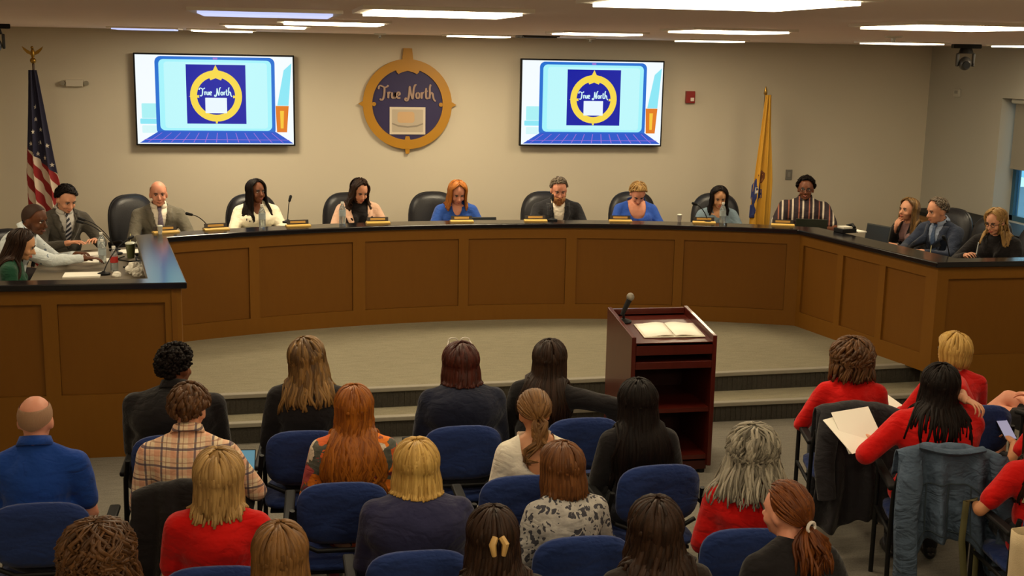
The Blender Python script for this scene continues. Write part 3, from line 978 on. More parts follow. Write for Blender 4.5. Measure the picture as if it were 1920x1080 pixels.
m_leather = M('black_leather', '1a1a1f', .42, bmp=(120, .15), var=(8, .2))
def make_exec(hb=1.0):
    t = thing('executive_chair', 'black leather executive chair', 'chair')
    b = xf(rounded_slab(.50, .64 * hb, .11, 3.0), Matrix.Translation((0, -.27, .74 - .32 * (1 - hb))) @ Matrix.Rotation(radians(8), 4, 'X'))
    b.build('backrest', m_leather, t, smooth='all')
    MB().tube([(0.251 * math.copysign(abs(cos(a)) ** (2 / 3), cos(a)), -.27 - .32 * hb * math.copysign(abs(sin(a)) ** (2 / 3), sin(a)) * sin(radians(8)),
                .74 - .32 * (1 - hb) + .32 * hb * math.copysign(abs(sin(a)) ** (2 / 3), sin(a))) for a in [2 * pi * i / 40 for i in range(41)]], .014, 6).build('piping', m_leather, t, smooth=True)
    s = xf(rounded_slab(.52, .5, .1, 4), Matrix.Translation((0, .0, .42)) @ Matrix.Rotation(radians(90), 4, 'X'))
    s.build('seat', m_leather, t, smooth='all')
    for s_ in (-1, 1):
        MB().tube([(s_ * .26, -.22, .45), (s_ * .3, -.2, .62), (s_ * .3, .0, .66), (s_ * .3, .12, .64), (s_ * .27, .14, .44)], .018, 8).build('armrest', m_black, t, smooth=True)
    MB().cyl((0, 0, .08), (0, 0, .38), .03, .025, 12).build('gas_post', m_blackmetal, t, smooth=True)
    for k in range(5):
        a = 2 * pi * k / 5
        l = MB().tube([(0, 0, .11), (.28 * cos(a), .28 * sin(a), .075)], [.025, .016], 8).build('base_leg', m_black, t, smooth=True)
        MB().cyl((.28 * cos(a) - .012, .28 * sin(a), .03), (.28 * cos(a) + .012, .28 * sin(a), .03), .03, .03, 12).build('caster', m_black, l, smooth=True)
    return t
EXP = {}
def place_exec(x, y, rz, label, hb=1.0):
    if hb in EXP:
        o = copy_tree(EXP[hb])
    else:
        o = EXP[hb] = make_exec(hb)
    o.location = (x, y, ZS)
    o.rotation_euler = (0, 0, rz)
    tag(o, label, 'chair', 'black leather chairs behind the desk')
    return o

# ================================================================ PEOPLE
RNG = random.Random(7)
SKIN = dict(
    light=('e0a583', 'd08f70'), pink=('e2a184', 'd78d72'), tan=('c98f66', 'b97c55'), brown=('7c4a30', '6a3d27'), dark=('63391f', '55301c'), olive=('cf9b73', 'bd875f'))
def skin_mat(k):
    n_ = 'skin_' + k
    if n_ in MATS: return MATS[n_]
    m, nt, p = nodes(n_)
    co = objco(nt)
    nt.links.new(mixc(nt, noise(nt, co, 25, 3), lin(SKIN[k][0]), lin(SKIN[k][1])), p.inputs['Base Color'])
    p.inputs['Roughness'].default_value = .5
    p.inputs['Subsurface Weight'].default_value = .0
    p.inputs['Specular IOR Level'].default_value = .35
    MATS[n_] = m
    return m
def hair_mat(name, root, tip, rough=.42, spec=.25):
    n_ = 'hair_' + name
    if n_ in MATS: return MATS[n_]
    m, nt, p = nodes(n_)
    at = nt.nodes.new('ShaderNodeAttribute'); at.attribute_name = 'tint'
    sp = nt.nodes.new('ShaderNodeSeparateColor')
    nt.links.new(at.outputs['Color'], sp.inputs[0])
    f = noise(nt, objco(nt, (1, 1, .12)), 220, 2)
    k = mth(nt, 'ADD', mth(nt, 'MULTIPLY', sp.outputs[0], .75), mth(nt, 'MULTIPLY', f, .25))
    nt.links.new(mixc(nt, k, lin(root), lin(tip)), p.inputs['Base Color'])
    p.inputs['Roughness'].default_value = rough
    p.inputs['Specular IOR Level'].default_value = spec
    bump(nt, p, f, .35, .004)
    MATS[n_] = m
    return m

def set_mesh_co(me, co):
    me.vertices.foreach_set('co', co.astype(np.float32).ravel()); me.update()
def get_co(me):
    co = np.empty(len(me.vertices) * 3, np.float32); me.vertices.foreach_get('co', co)
    return co.reshape(-1, 3).astype(np.float64)
def smooth_co(me, co, it, lam=.5):
    ed = np.empty(len(me.edges) * 2, np.int32); me.edges.foreach_get('vertices', ed)
    a, b = ed[0::2], ed[1::2]
    n_ = len(co)
    deg = np.bincount(a, minlength=n_) + np.bincount(b, minlength=n_)
    deg = np.maximum(deg, 1)
    for _ in range(it):
        s = np.empty_like(co)
        for k in range(3):
            s[:, k] = np.bincount(a, co[b, k], n_) + np.bincount(b, co[a, k], n_)
        co = co + lam * (s / deg[:, None] - co)
    return co
def remesh(mb, vox, it):
    me = bpy.data.meshes.new('tmp')
    me.from_pydata(mb.v, [], mb.f)
    o = bpy.data.objects.new('tmp', me)
    COL.objects.link(o)
    md = o.modifiers.new('r', 'REMESH'); md.mode = 'VOXEL'; md.voxel_size = vox
    dg = bpy.context.evaluated_depsgraph_get()
    out = bpy.data.meshes.new_from_object(o.evaluated_get(dg))
    bpy.data.objects.remove(o); bpy.data.meshes.remove(me)
    co = smooth_co(out, get_co(out), it)
    set_mesh_co(out, co)
    return out
def folds(me, amp, freq, seed):
    co = get_co(me)
    nr = np.empty(len(me.vertices) * 3, np.float32); me.vertices.foreach_get('normal', nr)
    nr = nr.reshape(-1, 3)
    r = np.random.RandomState(seed)
    d = np.zeros(len(co))
    for k in range(7):
        w = r.normal(size=3) * freq * (.5 + .25 * k)
        w[2] *= .9
        d += np.sin(co @ w + r.uniform(0, 6.28) + 1.2 * np.sin(co @ (r.normal(size=3) * freq * .4))) / (1 + .5 * k)
    co += nr * (d * amp / 2.2)[:, None]
    set_mesh_co(me, co)
def cut_mesh(me, g):
    """keep where g(co)>0; snap the border onto g=0"""
    co = get_co(me)
    gv = g(co)
    bm = bmesh.new(); bm.from_mesh(me)
    bm.verts.ensure_lookup_table()
    dele = [f for f in bm.faces if all(gv[v_.index] < 0 for v_ in f.verts)]
    bmesh.ops.delete(bm, geom=dele, context='FACES')
    eps = 1e-4
    ids = [v_ for v_ in bm.verts if v_.is_boundary]
    if ids:
        P = np.array([v_.co[:] for v_ in ids])
        for _ in range(3):
            g0 = g(P)
            gr = np.stack([(g(P + np.eye(3)[k] * eps) - g0) / eps for k in range(3)], 1)
            l2 = np.maximum((gr ** 2).sum(1), 1e-6)
            step = -gr * (g0 / l2)[:, None]
            ln = np.linalg.norm(step, axis=1)
            step *= np.minimum(1, .02 / np.maximum(ln, 1e-9))[:, None]
            P = P + step
        for v_, q in zip(ids, P):
            v_.co = q
    bm.to_mesh(me); bm.free(); me.update()
def finish(me, name, mats, parent, solid=0.):
    me.name = name
    me.materials.clear()
    for m in (mats if isinstance(mats, (list, tuple)) else [mats]):
        me.materials.append(m)
    me.polygons.foreach_set('use_smooth', [True] * len(me.polygons))
    return obj(name, me, parent, solid=solid)

# ---- hand templates: wrist at origin, fingers along +Y, palm faces -Z, thumb on +X
HANDS = {}
def hand_tpl(curl):
    if curl in HANDS: return HANDS[curl]
    mb = MB()
    mb.ell((0, .045, 0), (.038, .052, .0145)).cap((0, -.035, 0), (0, .02, 0), .024, .026, 10)
    for x, y, l, r in ((-.031, .080, .056, .0072), (-.0105, .088, .07, .0078), (.0105, .090, .074, .008), (.031, .085, .066, .0078)):
        p = Vector((x, y - .02, 0)); a = .12 * curl
        sp = x * 1.6
        for k, q in enumerate((.03 / l, .45, .32, .26)):
            a += curl * (.0, .55, .7, .5)[k]
            d = Vector((sin(sp) * cos(a), cos(a), -sin(a)))
            e = p + d * l * q
            mb.cap(p, e, r * (1 - .06 * k), r * (1 - .06 * (k + 1)), 8)
            p = e
    p = Vector((.024, .012, -.004))
    for d, l, r in ((Vector((.75, .62, -.2)), .038, .0105), (Vector((.45, .85, -.25 - .2 * curl)), .03, .009), (Vector((.15 - .3 * curl, .95, -.2 - .3 * curl)), .024, .0078)):
        e = p + d.normalized() * l
        mb.cap(p, e, r, r * .92, 8); p = e
    me = remesh(mb, .0055, 1)
    co = get_co(me)
    lp = np.empty(len(me.loops), np.int32); me.loops.foreach_get('vertex_index', lp)
    fs = [tuple(p_.vertices) for p_ in me.polygons]
    bpy.data.meshes.remove(me)
    HANDS[curl] = (co, fs)
    return HANDS[curl]

def ik(sh, tg, l1, l2, pole_):
    sh, tg = Vector(sh), Vector(tg)
    d = tg - sh
    L = d.length
    mx = (l1 + l2) * .995
    if L > mx:
        tg = sh + d.normalized() * mx; d = tg - sh; L = mx
    a = (l1 * l1 - l2 * l2 + L * L) / (2 * L)
    h = sqrt(max(0, l1 * l1 - a * a))
    u = d.normalized()
    pv = Vector(pole_)
    w = (pv - u * pv.dot(u)).normalized()
    return sh + u * a + w * h, tg

def hair_locks(sp, Mh, bvh, seed):
    """returns MB + tint list; sp: hair spec"""
    r = random.Random(seed)
    C = Vector((0, -.008, .085))
    Rr = Vector((.083, .104, .102)) * sp.get('cap', 1.0)
    style = sp['style']
    mb = MB(); tint = []
    def addlock(path, r0, tcol, n_=5, taper=.35, flat=.7):
        b = len(mb.v)
        m_ = len(path)
        rad = []
        for i in range(m_):
            q = i / (m_ - 1)
            rad.append(r0 * (min(1, .45 + q * 3) if q < .2 else 1) * (1 if q < .65 else 1 - (1 - taper) * (q - .65) / .35))
        P = [Mh @ Vector(p) for p in path]
        if bvh is not None:
            for i in range(m_):
                p = P[i]
                h = bvh.find_nearest(p, .3)
                if h[0] is not None:
                    dd = (p - h[0]).dot(h[1])
                    need = rad[i] * .75
                    if dd < need:
                        P[i] = p + h[1] * (need - dd)
        mb.tube(P, rad, n_, True, flat)
        for i in range(len(mb.v) - b):
            q = min(1, (i // n_) / max(1, m_ - 1))
            tint.append(min(1, max(0, tcol + .18 * (q - .5) * sp.get('ombre', .6))))
    def surf(t, az, off_=0.):
        # az 0 = front (+y), +-pi = back
        d = Vector((sin(t) * sin(az), sin(t) * cos(az), cos(t)))
        tilt = -.18
        d = Vector((d.x, d.y * cos(tilt) + d.z * sin(tilt), -d.y * sin(tilt) + d.z * cos(tilt)))
        return C + Vector((d.x * (Rr.x + off_), d.y * (Rr.y + off_), d.z * (Rr.z + off_)))
    def tmax(az):
        a = abs(az)
        f = sp.get('hairline', 1.0)
        if a < .9: return (.92 + .12 * (a / .9) ** 2) * f
        if a < 1.5: return 1.04 + (a - .9) / .6 * .62
        return 1.66 + (min(a, 3.14) - 1.5) / 1.64 * .42
    vol = sp.get('vol', .006)
    # scalp cap (closed thin shell)
    nA, nT = 30, 12
    vs, fs = [], []
    cap_e = sp.get('cap_t', 1.0)
    for j in range(nT + 1):
        for i in range(nA):
            az = -pi + 2 * pi * i / nA
            t = tmax(az) * cap_e * j / nT
            if sp.get('bald_top') and t < sp['bald_top'] * (1.0 if abs(az) > 1 else 1.6):
                t = min(tmax(az) * cap_e, sp['bald_top'] * (1.0 if abs(az) > 1 else 1.6))
            o_ = vol * .6 * (1 - (j / nT) ** 6) - .001
            if sp.get('bald_top'):
                o_ = vol
            vs.append(Mh @ surf(t, az, o_))
    for j in range(nT):
        for i in range(nA):
            a, b = j * nA + i, j * nA + (i + 1) % nA
            fs.append((a, b, b + nA, a + nA))
    mb.add(vs, fs)
    tint += [.35] * len(vs)
    nl = sp.get('n', 150)
    rad = sp.get('r', .011)
    ln = sp.get('len', -.1)         # z (head local) where the tips end
    wave, curl_, flare = sp.get('wave', .004), sp.get('curl', 0.), sp.get('flare', 0.)
    def wob(i, q, ph, fq):
        a = (wave + curl_) * q
        return Vector((a * sin(fq * q * 6.28 + ph), a * cos(fq * q * 6.28 * .9 + ph * 1.3), 0))
    fq = sp.get('freq', 1.6)
    if style == 'short':
        L = sp.get('L', .5)
        for i in range(nl):
            az = r.uniform(-pi, pi)
            t0 = tmax(az) * sqrt(r.random()) * .93
            if sp.get('bald_top') and t0 < sp['bald_top']: continue
            ph = r.uniform(0, 6.28)
            path = []
            az2 = az + r.uniform(-.25, .25) + sp.get('sweep', 0) * (1 if abs(az) < 1.2 else 0)
            for k in range(6):
                q = k / 5
                t = min(t0 + L * q * (.35 if abs(az) < .9 and not sp.get('fringe') else .8), tmax(az) * (1.0 if abs(az) < .9 or abs(az) > 2.2 else .93))
                p = surf(t, az + (az2 - az) * q, vol * (.4 + .6 * sin(pi * (.15 + .75 * q))))
                path.append(p + wob(i, .3 + .7 * q, ph, fq))
            addlock(path, rad * r.uniform(.8, 1.2), r.random(), 5, .5)
    elif style in ('long', 'bob'):
        for i in range(nl):
            az = -pi + 2 * pi * ((i + r.random()) / nl)
            t0 = tmax(az) * (.04 + .8 * r.random() ** .8)
            ph = r.uniform(0, 6.28); tc = r.random()
            zt = ln + r.uniform(-1, 1) * sp.get('jag', .015)
            s_ = 1 if az >= 0 else -1
            azf = az if abs(az) > sp.get('frame', 1.25) else s_ * sp.get('frame', 1.25) * (1 + .1 * r.random())
            path = []
            k0 = 7
            tl = max(t0 + .25, 1.72)
            for k in range(k0):
                q = k / (k0 - 1)
                t = t0 + (tl - t0) * q
                a2 = az + (azf - az) * min(1, q * 1.5)
                p = surf(t, a2, vol * sin(pi * (.2 + .5 * q)) + vol * .4)
                if p.z < zt: break
                path.append(p + wob(i, .25 * q if not curl_ else .55 + .3 * q, ph, fq))
            p0 = surf(tl, azf, vol)
            out = Vector((p0.x, p0.y + .01, 0)).normalized()
            nk = max(3, int((p0.z - zt) / .035) + 2) if p0.z - zt > .02 else 0
            for k in range(1, nk + 1):
                q = k / nk
                z = p0.z + (zt - p0.z) * q
                p = Vector((p0.x, p0.y, z)) + out * (flare * q ** 1.2) + wob(i, (.25 if not curl_ else .85) + (.75 if not curl_ else .15) * q, ph, fq * max(.6, (p0.z - zt) / .2))
                if style == 'bob' and q > .5:
                    p -= out * .03 * (q - .5)
                p.y -= sp.get('back', 0) * q
                path.append(p)
            if len(path) >= 3:
                addlock(path, rad * r.uniform(.8, 1.25), tc, 5, sp.get('taper', .45))
    elif style == 'tail':
        tie = Vector(sp.get('tie', (0, -.115, .07)))
        for i in range(nl):
            az = -pi + 2 * pi * ((i + r.random()) / nl)
            t0 = min(1.72, tmax(az)) * (.45 + .53 * r.random())
            p0 = surf(t0, az, vol * .5)
            d0 = (p0 - C); d1 = (tie - C)
            path = []
            for k in range(8):
                q = k / 7
                d = d0.normalized().lerp(d1.normalized(), q * .97)
                if d.length < 1e-3: d = Vector((0, 0, 1))
                d.normalize()
                rr = 1 / sqrt((d.x / (Rr.x + vol)) ** 2 + (d.y / (Rr.y + vol)) ** 2 + (d.z / (Rr.z + vol)) ** 2)
                path.append(C + d * (rr + .004 * sin(pi * q)))
            addlock(path, rad * r.uniform(.8, 1.1), r.random(), 5, .6)
        ts = sp.get('tail_s', .03)
        for i in range(sp.get('nt', 40)):
            a = r.uniform(0, 6.28); rr = ts * sqrt(r.random()); ph = r.uniform(0, 6.28)
            zt = ln + r.uniform(0, 1) * sp.get('jag', .05)
            path = []
            nk = max(5, int((tie.z - zt) / .028))
            for k in range(nk + 1):
                q = k / nk
                b = min(1, q * 4) * (1 + flare * q)
                z = tie.z + .01 - (tie.z - zt) * (q ** .9)
                p = Vector((tie.x + rr * b * cos(a), tie.y - .028 * sin(pi * min(1, q * 1.6) * .5) - sp.get('back', 0) * q + rr * b * sin(a) * .7, z))
                path.append(p + wob(i, min(1, q * 1.5), ph, fq))
            addlock(path, rad * r.uniform(.8, 1.2), r.random(), 5, .3)
    return mb, tint

PEOPLE = []
def make_person(label, loc, rz, skin='light', sc=.96, female=False, build=1.0, lean=6, slump=8, side=0, twist=0,
                head=(0, 0, 0), top=None, sleeve='long', pants=None, hair=None, arms=None, vneck=None, inner=None, tie=None,
                collar=None, face=True, bare_legs=False, shoes=None, vox=.0108, glasses=False, beard=None, legs=True,
                neckcut=None, group=None, top_name='shirt', belly=0., hoop=None, seed=None, knees=None, hem=None):
    seed = seed if seed is not None else len(PEOPLE) * 13 + 5
    T = thing('person', label, 'person', loc, rz, group)
    PEOPLE.append(T)
    g = build
    hip = Vector((0, 0, .54))
    Rl = Matrix.Rotation(radians(-lean), 4, 'X') @ Matrix.Rotation(radians(side), 4, 'Y')
    Tl = Matrix.Translation(hip) @ Rl @ Matrix.Translation(-hip)
    ch = Vector((0, 0, .82))
    Tc = Tl @ Matrix.Translation(ch) @ Matrix.Rotation(radians(-slump), 4, 'X') @ Matrix.Rotation(radians(twist), 4, 'Z') @ Matrix.Translation(-ch)
    S = Matrix.Scale(sc, 4)
    def tl(*p): return S @ (Tl @ Vector(p))
    def tc(*p): return S @ (Tc @ Vector(p))
    Tc_s = S @ Tc
    inv = Tc_s.inverted()
    R3l, R3c = Tl.to_3x3(), Tc.to_3x3()
    shw = (.158 if female else .178) * (.6 + .4 * g)
    sh = {-1: tc(-shw, -.01, .965), 1: tc(shw, -.01, .965)}
    nb = tc(0, -.02, 1.05)
    hp = tc(0, .012, 1.115)
    hy, hpit, hr = head
    Mh = Matrix.Translation(hp) @ (Matrix.Rotation(radians(hy), 4, 'Z') @ Matrix.Rotation(radians(-hpit), 4, 'X') @ Matrix.Rotation(radians(hr), 4, 'Y'))
    hs = max(sc, .955) * (1.0 if not female else .965)
    Mh = Mh @ Matrix.Scale(hs, 4)
    def H(*p): return Mh @ Vector(p)
    # arms
    arms = arms or {}
    AR = {}
    for s_ in (-1, 1):
        a = arms.get(s_) or dict(to=(s_ * .10, .27, .62))
        tgt = H(*a['head']) if 'head' in a else Vector(a['to']) * sc
        pl = a.get('pole', (s_ * .8, -.6, -.6))
        el, wr = ik(sh[s_], tgt, .285 * sc, .25 * sc, pl)
        AR[s_] = (el, wr, a)
    # ---- skin body
    B = MB()
    B.cap(nb, H(0, -.012, .04), .053 * hs, .052 * hs)
    R3h = Mh.to_3x3()
    def he(c, r): B.ell(H(*c), r, R3h, 18, 12)
    he((0, -.005, .085), (.077, .097, .094))
    he((0, .028, .048), (.064, .062, .086))
    jw = .046 if female else .053
    he((0, .032, -.008), (jw, .052, .042))
    he((0, .068, -.032), (.02 if female else .025, .02, .016))
    for s_ in (-1, 1):
        he((s_ * .038, .062, .024), (.024, .022, .024))
        he((s_ * .011, .096, .022), (.009, .010, .008))
        he((s_ * .076, -.006, .045), (.011, .02, .032))
    B.cap(H(0, .088, .062), H(0, .113, .028), .0085 * hs, .0125 * hs, 10)
    B.cap(H(-.034, .078, .086), H(.034, .078, .086), .012 * hs, .012 * hs, 10)
    he((0, .086, -.004), (.024, .010, .011))
    B.cap(tc(0, -.005, 1.02), tc(0, 0, .9), .055, .085)
    B.cap(tc(0, 0, .9), tl(0, 0, .62), .085, .085)
    for s_ in (-1, 1):
        el, wr, a = AR[s_]
        B.cap(tc(0, -.01, .95), sh[s_], .055, .045)
        B.cap(sh[s_], el, .045 * sc, .038 * sc)
        B.cap(el, wr, .038 * sc, .025 * sc)
        B.cap(wr, wr + (wr - el).normalized() * .03, .024 * sc, .022 * sc)
    if neckcut:
        B.ell(tc(0, -.005, .90), Vector((.158 * g, .118 * g, .175)) * sc, R3c)
        B.cap(tc(-shw * .7, -.01, .955), tc(shw * .7, -.01, .955), .075 * sc, .075 * sc)
        B.ell(tc(0, -.03, 1.015), Vector((.08, .055, .055)) * sc, R3c)
        for s_ in (-1, 1):
            B.cap(nb, S @ (Tc @ Vector((s_ * shw * .85, -.015, .975))), .05 * sc, .057 * sc)
    kn = {}
    for s_ in (-1, 1):
        k_ = (knees or {}).get(s_) or ((s_ * .11, .42, .50), (s_ * .11, .40, .09))
        kn[s_] = (Vector(k_[0]) , Vector(k_[1]))
        if bare_legs:
            B.cap((s_ * .09, .02, .53), kn[s_][0], .085, .056)
            B.cap(kn[s_][0], kn[s_][1], .054, .034)
    bme = remesh(B, vox, 2)
    # hands joined on
    hv, hf = [], []
    nb_v = len(bme.vertices)
    for s_ in (-1, 1):
        el, wr, a = AR[s_]
        if a.get('nohand'): continue
        co, fs = hand_tpl(a.get('curl', .5))
        Y = a.get('dir')
        Y = Vector(Y).normalized() if Y else (wr - el).normalized()
        Z = Vector(a.get('up', (0, 0, 1)))
        Z = (Z - Y * Z.dot(Y)).normalized()
        X = Y.cross(Z)
        # thumb on the inner side: right hand (s=1) thumb to -X(person) ; template thumb at +X
        Mx = np.array([[X.x, Y.x, Z.x], [X.y, Y.y, Z.y], [X.z, Y.z, Z.z]])
        c2 = co.copy() * (sc * (.93 if female else 1.02))
        flip = (s_ == 1)
        if flip: c2[:, 0] *= -1
        q = c2 @ Mx.T + np.array(wr)
        b = nb_v + len(hv)
        hv.extend(q.tolist())
        hf.extend([tuple(i + b for i in (f[::-1] if flip else f)) for f in fs])
    bm = bmesh.new(); bm.from_mesh(bme)
    vv = [bm.verts.new(q) for q in hv]
    for f in hf:
        try: bm.faces.new([vv[i - nb_v] for i in f])
        except ValueError: pass
    bm.to_mesh(bme); bm.free()
    body = finish(bme, 'body', skin_mat(skin), T)
    # ---- top garment
    top = top or cloth('grey', '555555')
    def torso(mb, k, arms_on=True):
        E = lambda c, r, f, R3: mb.ell(f(*c), Vector(r) * sc + Vector((k, k, k)), R3, 20, 12)
        E((0, -.01, .57), (.180 * g, .135 * g, .13), tl, R3l)
        E((0, .005 + belly * .4, .72), (.155 * g + belly * .3, .118 * g + belly, .17), tl, R3l)
        E((0, -.005, .90), (.165 * g, .122 * g, .175), tc, R3c)
        mb.cap(tc(-shw * .7, -.01, .955), tc(shw * .7, -.01, .955), .08 * sc + k, .08 * sc + k)
        mb.ell(tc(0, -.03, 1.015), Vector((.085, .06, .06)) * sc + Vector((k, k, k)), R3c)
        if female:
            for s_ in (-1, 1):
                mb.ell(tc(s_ * .07 * g, .085 * g, .90), Vector((.07, .065, .07)) * sc * g, R3c)
        for s_ in (-1, 1):
            mb.cap(nb, S @ (Tc @ Vector((s_ * shw * .85, -.015, .975))), .055 * sc + k, .062 * sc + k)
            if arms_on:
                el, wr, a = AR[s_]
                ag = .8 + .2 * g
                mb.cap(sh[s_], el, .068 * sc * ag + k, .054 * sc * ag + k)
                if sleeve == 'long':
                    mb.cap(el, wr + (el - wr) * .06, .054 * sc * ag + k, .037 * sc + k)
                elif sleeve == 'mid':
                    mb.cap(el, wr + (el - wr) * .45, .054 * sc * ag + k, .048 * sc + k)
        return mb
    if sleeve == 'short':
        G = torso(MB(), .0, False)
        for s_ in (-1, 1):
            el, wr, a = AR[s_]
            e2 = sh[s_] + (el - sh[s_]) * .72
            G.cap(sh[s_], e2, .07 * sc * g, .06 * sc * (.8 + .2 * g))
    else:
        G = torso(MB(), .0)
    tme = remesh(G, .0125, 7)
    folds(tme, .0045, 17, seed)
    if vneck:
        vw, vb = vneck            # half width at the collar, z of the V's bottom (torso frame)
        inv_ = np.array(inv)
        def gv(co):
            q = co @ inv_[:3, :3].T + inv_[:3, 3]
            x, y, z = q[:, 0], q[:, 1], q[:, 2]
            wv = vw * np.clip((z - vb) / (1.05 - vb), -.2, 1.3)
            front = np.abs(x) - wv
            return np.where(y > -.01, front, .05)
        cut_mesh(tme, gv)
    if neckcut:
        inv_ = np.array(inv)
        cz, cw, chh, sgn = neckcut
        def gn(co):
            q = co @ inv_[:3, :3].T + inv_[:3, 3]
            x, y, z = q[:, 0], q[:, 1], q[:, 2]
            e_ = np.sqrt((x / cw) ** 2 + ((np.minimum(z, cz) - cz) / chh) ** 2) - 1
            return np.where(sgn * y > -.03, e_ * .1, .05)
        cut_mesh(tme, gn)
    tob = finish(tme, top_name, top, T)
    if vneck: 
        md = tob.modifiers.new('solid', 'SOLIDIFY'); md.thickness = .008; md.offset = -1
    bvh = BVHTree.FromPolygons([v_.co.copy() for v_ in tme.vertices], [tuple(p.vertices) for p in tme.polygons])
    # neckline / collar band
    ax = (H(0, -.01, .03) - nb).normalized()
    if collar:
        mb = MB()
        cr = .062 * sc
        u = Vector((1, 0, 0)); w = ax.cross(u).normalized(); u = w.cross(ax)
        vs = []
        nC = 24
        for i in range(nC + 1):
            a = pi / 2 + .28 + (2 * pi - .56) * i / nC
            d = u * cos(a) + w * sin(a)
            c0 = nb + ax * (.010 if vneck else .02)
            vs += [c0 + d * cr * 1.14 - ax * .012, c0 + d * cr + ax * .026, c0 + d * cr * 1.12 + ax * .03, c0 + d * cr * 1.38 - ax * .012]
        fs = []
        for i in range(nC):
            for k in range(3):
                a = i * 4 + k
                fs.append((a, a + 1, a + 5, a + 4))
        mb.add(vs, fs).build('collar', collar, tob, smooth='all', solid=.004)
    if inner is not None:
        G = torso(MB(), -.012, False)
        ime = remesh(G, .0125, 5)
        inv_ = np.array(inv)
        def gi(co):
            q = co @ inv_[:3, :3].T + inv_[:3, 3]
            return np.minimum(q[:, 1] + .02, q[:, 2] - .70)
        cut_mesh(ime, gi)
        iob = finish(ime, 'inner_shirt', inner, T)
        ibv = BVHTree.FromPolygons([v_.co.copy() for v_ in ime.vertices], [tuple(p.vertices) for p in ime.polygons])
        if tie is not None:
            pts = []
            fwd = (R3c @ Vector((0, 1, 0)))
            def onshirt(x, z, o_=.006):
                p = tc(x, .4, z)
                h = ibv.ray_cast(p, -fwd)
                return (h[0] + fwd * o_) if h[0] is not None else tc(x, .13, z)
            vs = []
            rows = ((1.055, .02), (1.03, .017), (1.02, .013), (.96, .021), (.9, .026), (.84, .03), (.78, .033), (.74, .035))
            for z, w_ in rows:
                for x in (-w_, -w_ * .4, w_ * .4, w_):
                    vs.append(onshirt(x, z, .012 if z > 1.02 else .007))
            fs = [(r_ * 4 + i, r_ * 4 + i + 1, r_ * 4 + 5 + i, r_ * 4 + 4 + i) for r_ in range(len(rows) - 1) for i in range(3)]
            MB().add(vs, fs).build('tie', tie, T, smooth='all', solid=.006)
        # lapels: folded strips along the V
        fwd = (R3c @ Vector((0, 1, 0)))
        if vneck[0] > .06:
            vw, vb = vneck
            for s_ in (-1, 1):
                vs = []
                for i in range(9):
                    q = i / 8
                    z = vb + (1.04 - vb) * q
                    xe = vw * (z - vb) / (1.05 - vb)
                    wl = .004 + .05 * sin(pi * min(1, q * .62 + .02)) + (.012 if i == 6 else 0)
                    for x in (xe, xe + wl * .5, xe + wl):
                        p = tc(s_ * x, .5, z)
                        h = bvh.ray_cast(p, -fwd)
                        h = h[0] if h[0] is not None else ibv.find_nearest(tc(s_ * x, .1, z))[0]
                        vs.append(h + fwd * .006)
                fs = [(r_ * 3 + i, r_ * 3 + i + 1, r_ * 3 + 4 + i, r_ * 3 + 3 + i) for r_ in range(8) for i in range(2)]
                MB().add(vs, fs).build('lapel', top, tob, smooth='all', solid=.005)
    # ---- legs
    if legs:
        pants = pants or cloth('trouser_dark', '22232a')
        if not bare_legs:
            G = MB()
            G.ell((0, -.01, .53), Vector((.17 * g, .14 * g, .095)) * 1)
            for s_ in (-1, 1):
                G.cap((s_ * .085, .0, .535), kn[s_][0] + Vector((0, 0, .01)), .088 * (.5 + .5 * g), .066)
                G.cap(kn[s_][0], kn[s_][1], .062, .05)
            pme = remesh(G, .023, 3)
            finish(pme, 'trousers', pants, T)
        else:
            G = MB()
            G.ell((0, -.01, .53), Vector((.175 * g, .14 * g, .1)))
            for s_ in (-1, 1):
                k2 = Vector((s_ * .09, .02, .53)).lerp(kn[s_][0], .72)
                G.cap((s_ * .085, .0, .535), k2, .095 * (.5 + .5 * g), .076)
            pme = remesh(G, .015, 4)
            finish(pme, 'shorts', pants, T)
        for s_ in (-1, 1):
            mb = MB()
            a = kn[s_][1]
            mb.ell((a.x, a.y + .06, a.z - .045), (.042, .125, .038), None, 12, 8).ell((a.x, a.y, a.z - .03), (.04, .05, .055), None, 12, 8).ell((a.x, a.y + .12, a.z - .055), (.04, .06, .026), None, 12, 8)
            zb_ = a.z - .09
            mb.v = [(x, y, max(z, zb_)) for x, y, z in mb.v]
            mb.build('shoe', shoes or M('shoe_black', '15141a', .4), T, smooth='all')
    # ---- face
    if face:
        m_eye = [M('eye_white', 'e8e2da', .25), M('eye_dark', '1d120c', .2)]
        brow = hair.get('browmat') if hair and hair.get('browmat') else M('brow_dark', '2a1a10', .7)
        lipc = {'dark': '6e3a30', 'brown': '8a4a3c'}.get(skin, 'b4604f' if female else 'b87258')
        for s_ in (-1, 1):
            mb = MB()
            mb.ell(H(s_ * .031, .079, .062), Vector((.0135, .0085, .0062)) * hs, R3h, 12, 8)
            mb.mi = 1
            mb.ell(H(s_ * .031, .0845, .0615), Vector((.0062, .0045, .0058)) * hs, R3h, 10, 6)
            mb.build('eye', m_eye, body, smooth='all')
            MB().tube([H(s_ * .014, .0935, .0775), H(s_ * .030, .0925, .0835), H(s_ * .05, .081, .079)], [.0035, .0048, .0025], 6).build('eyebrow', brow, body, smooth=True)
            MB().tube([H(s_ * .017, .0885, .068), H(s_ * .031, .091, .0705), H(s_ * .046, .083, .066)], [.002, .003, .002], 6).build('eyelid', M('lash', '33201a', .7), body, smooth=True)
        mb = MB()
        mb.tube([H(-.024, .088, -.004), H(-.01, .0975, -.001), H(0, .0985, -.0025), H(.01, .0975, -.001), H(.024, .088, -.004)], [.002, .005, .005, .005, .002], 7)
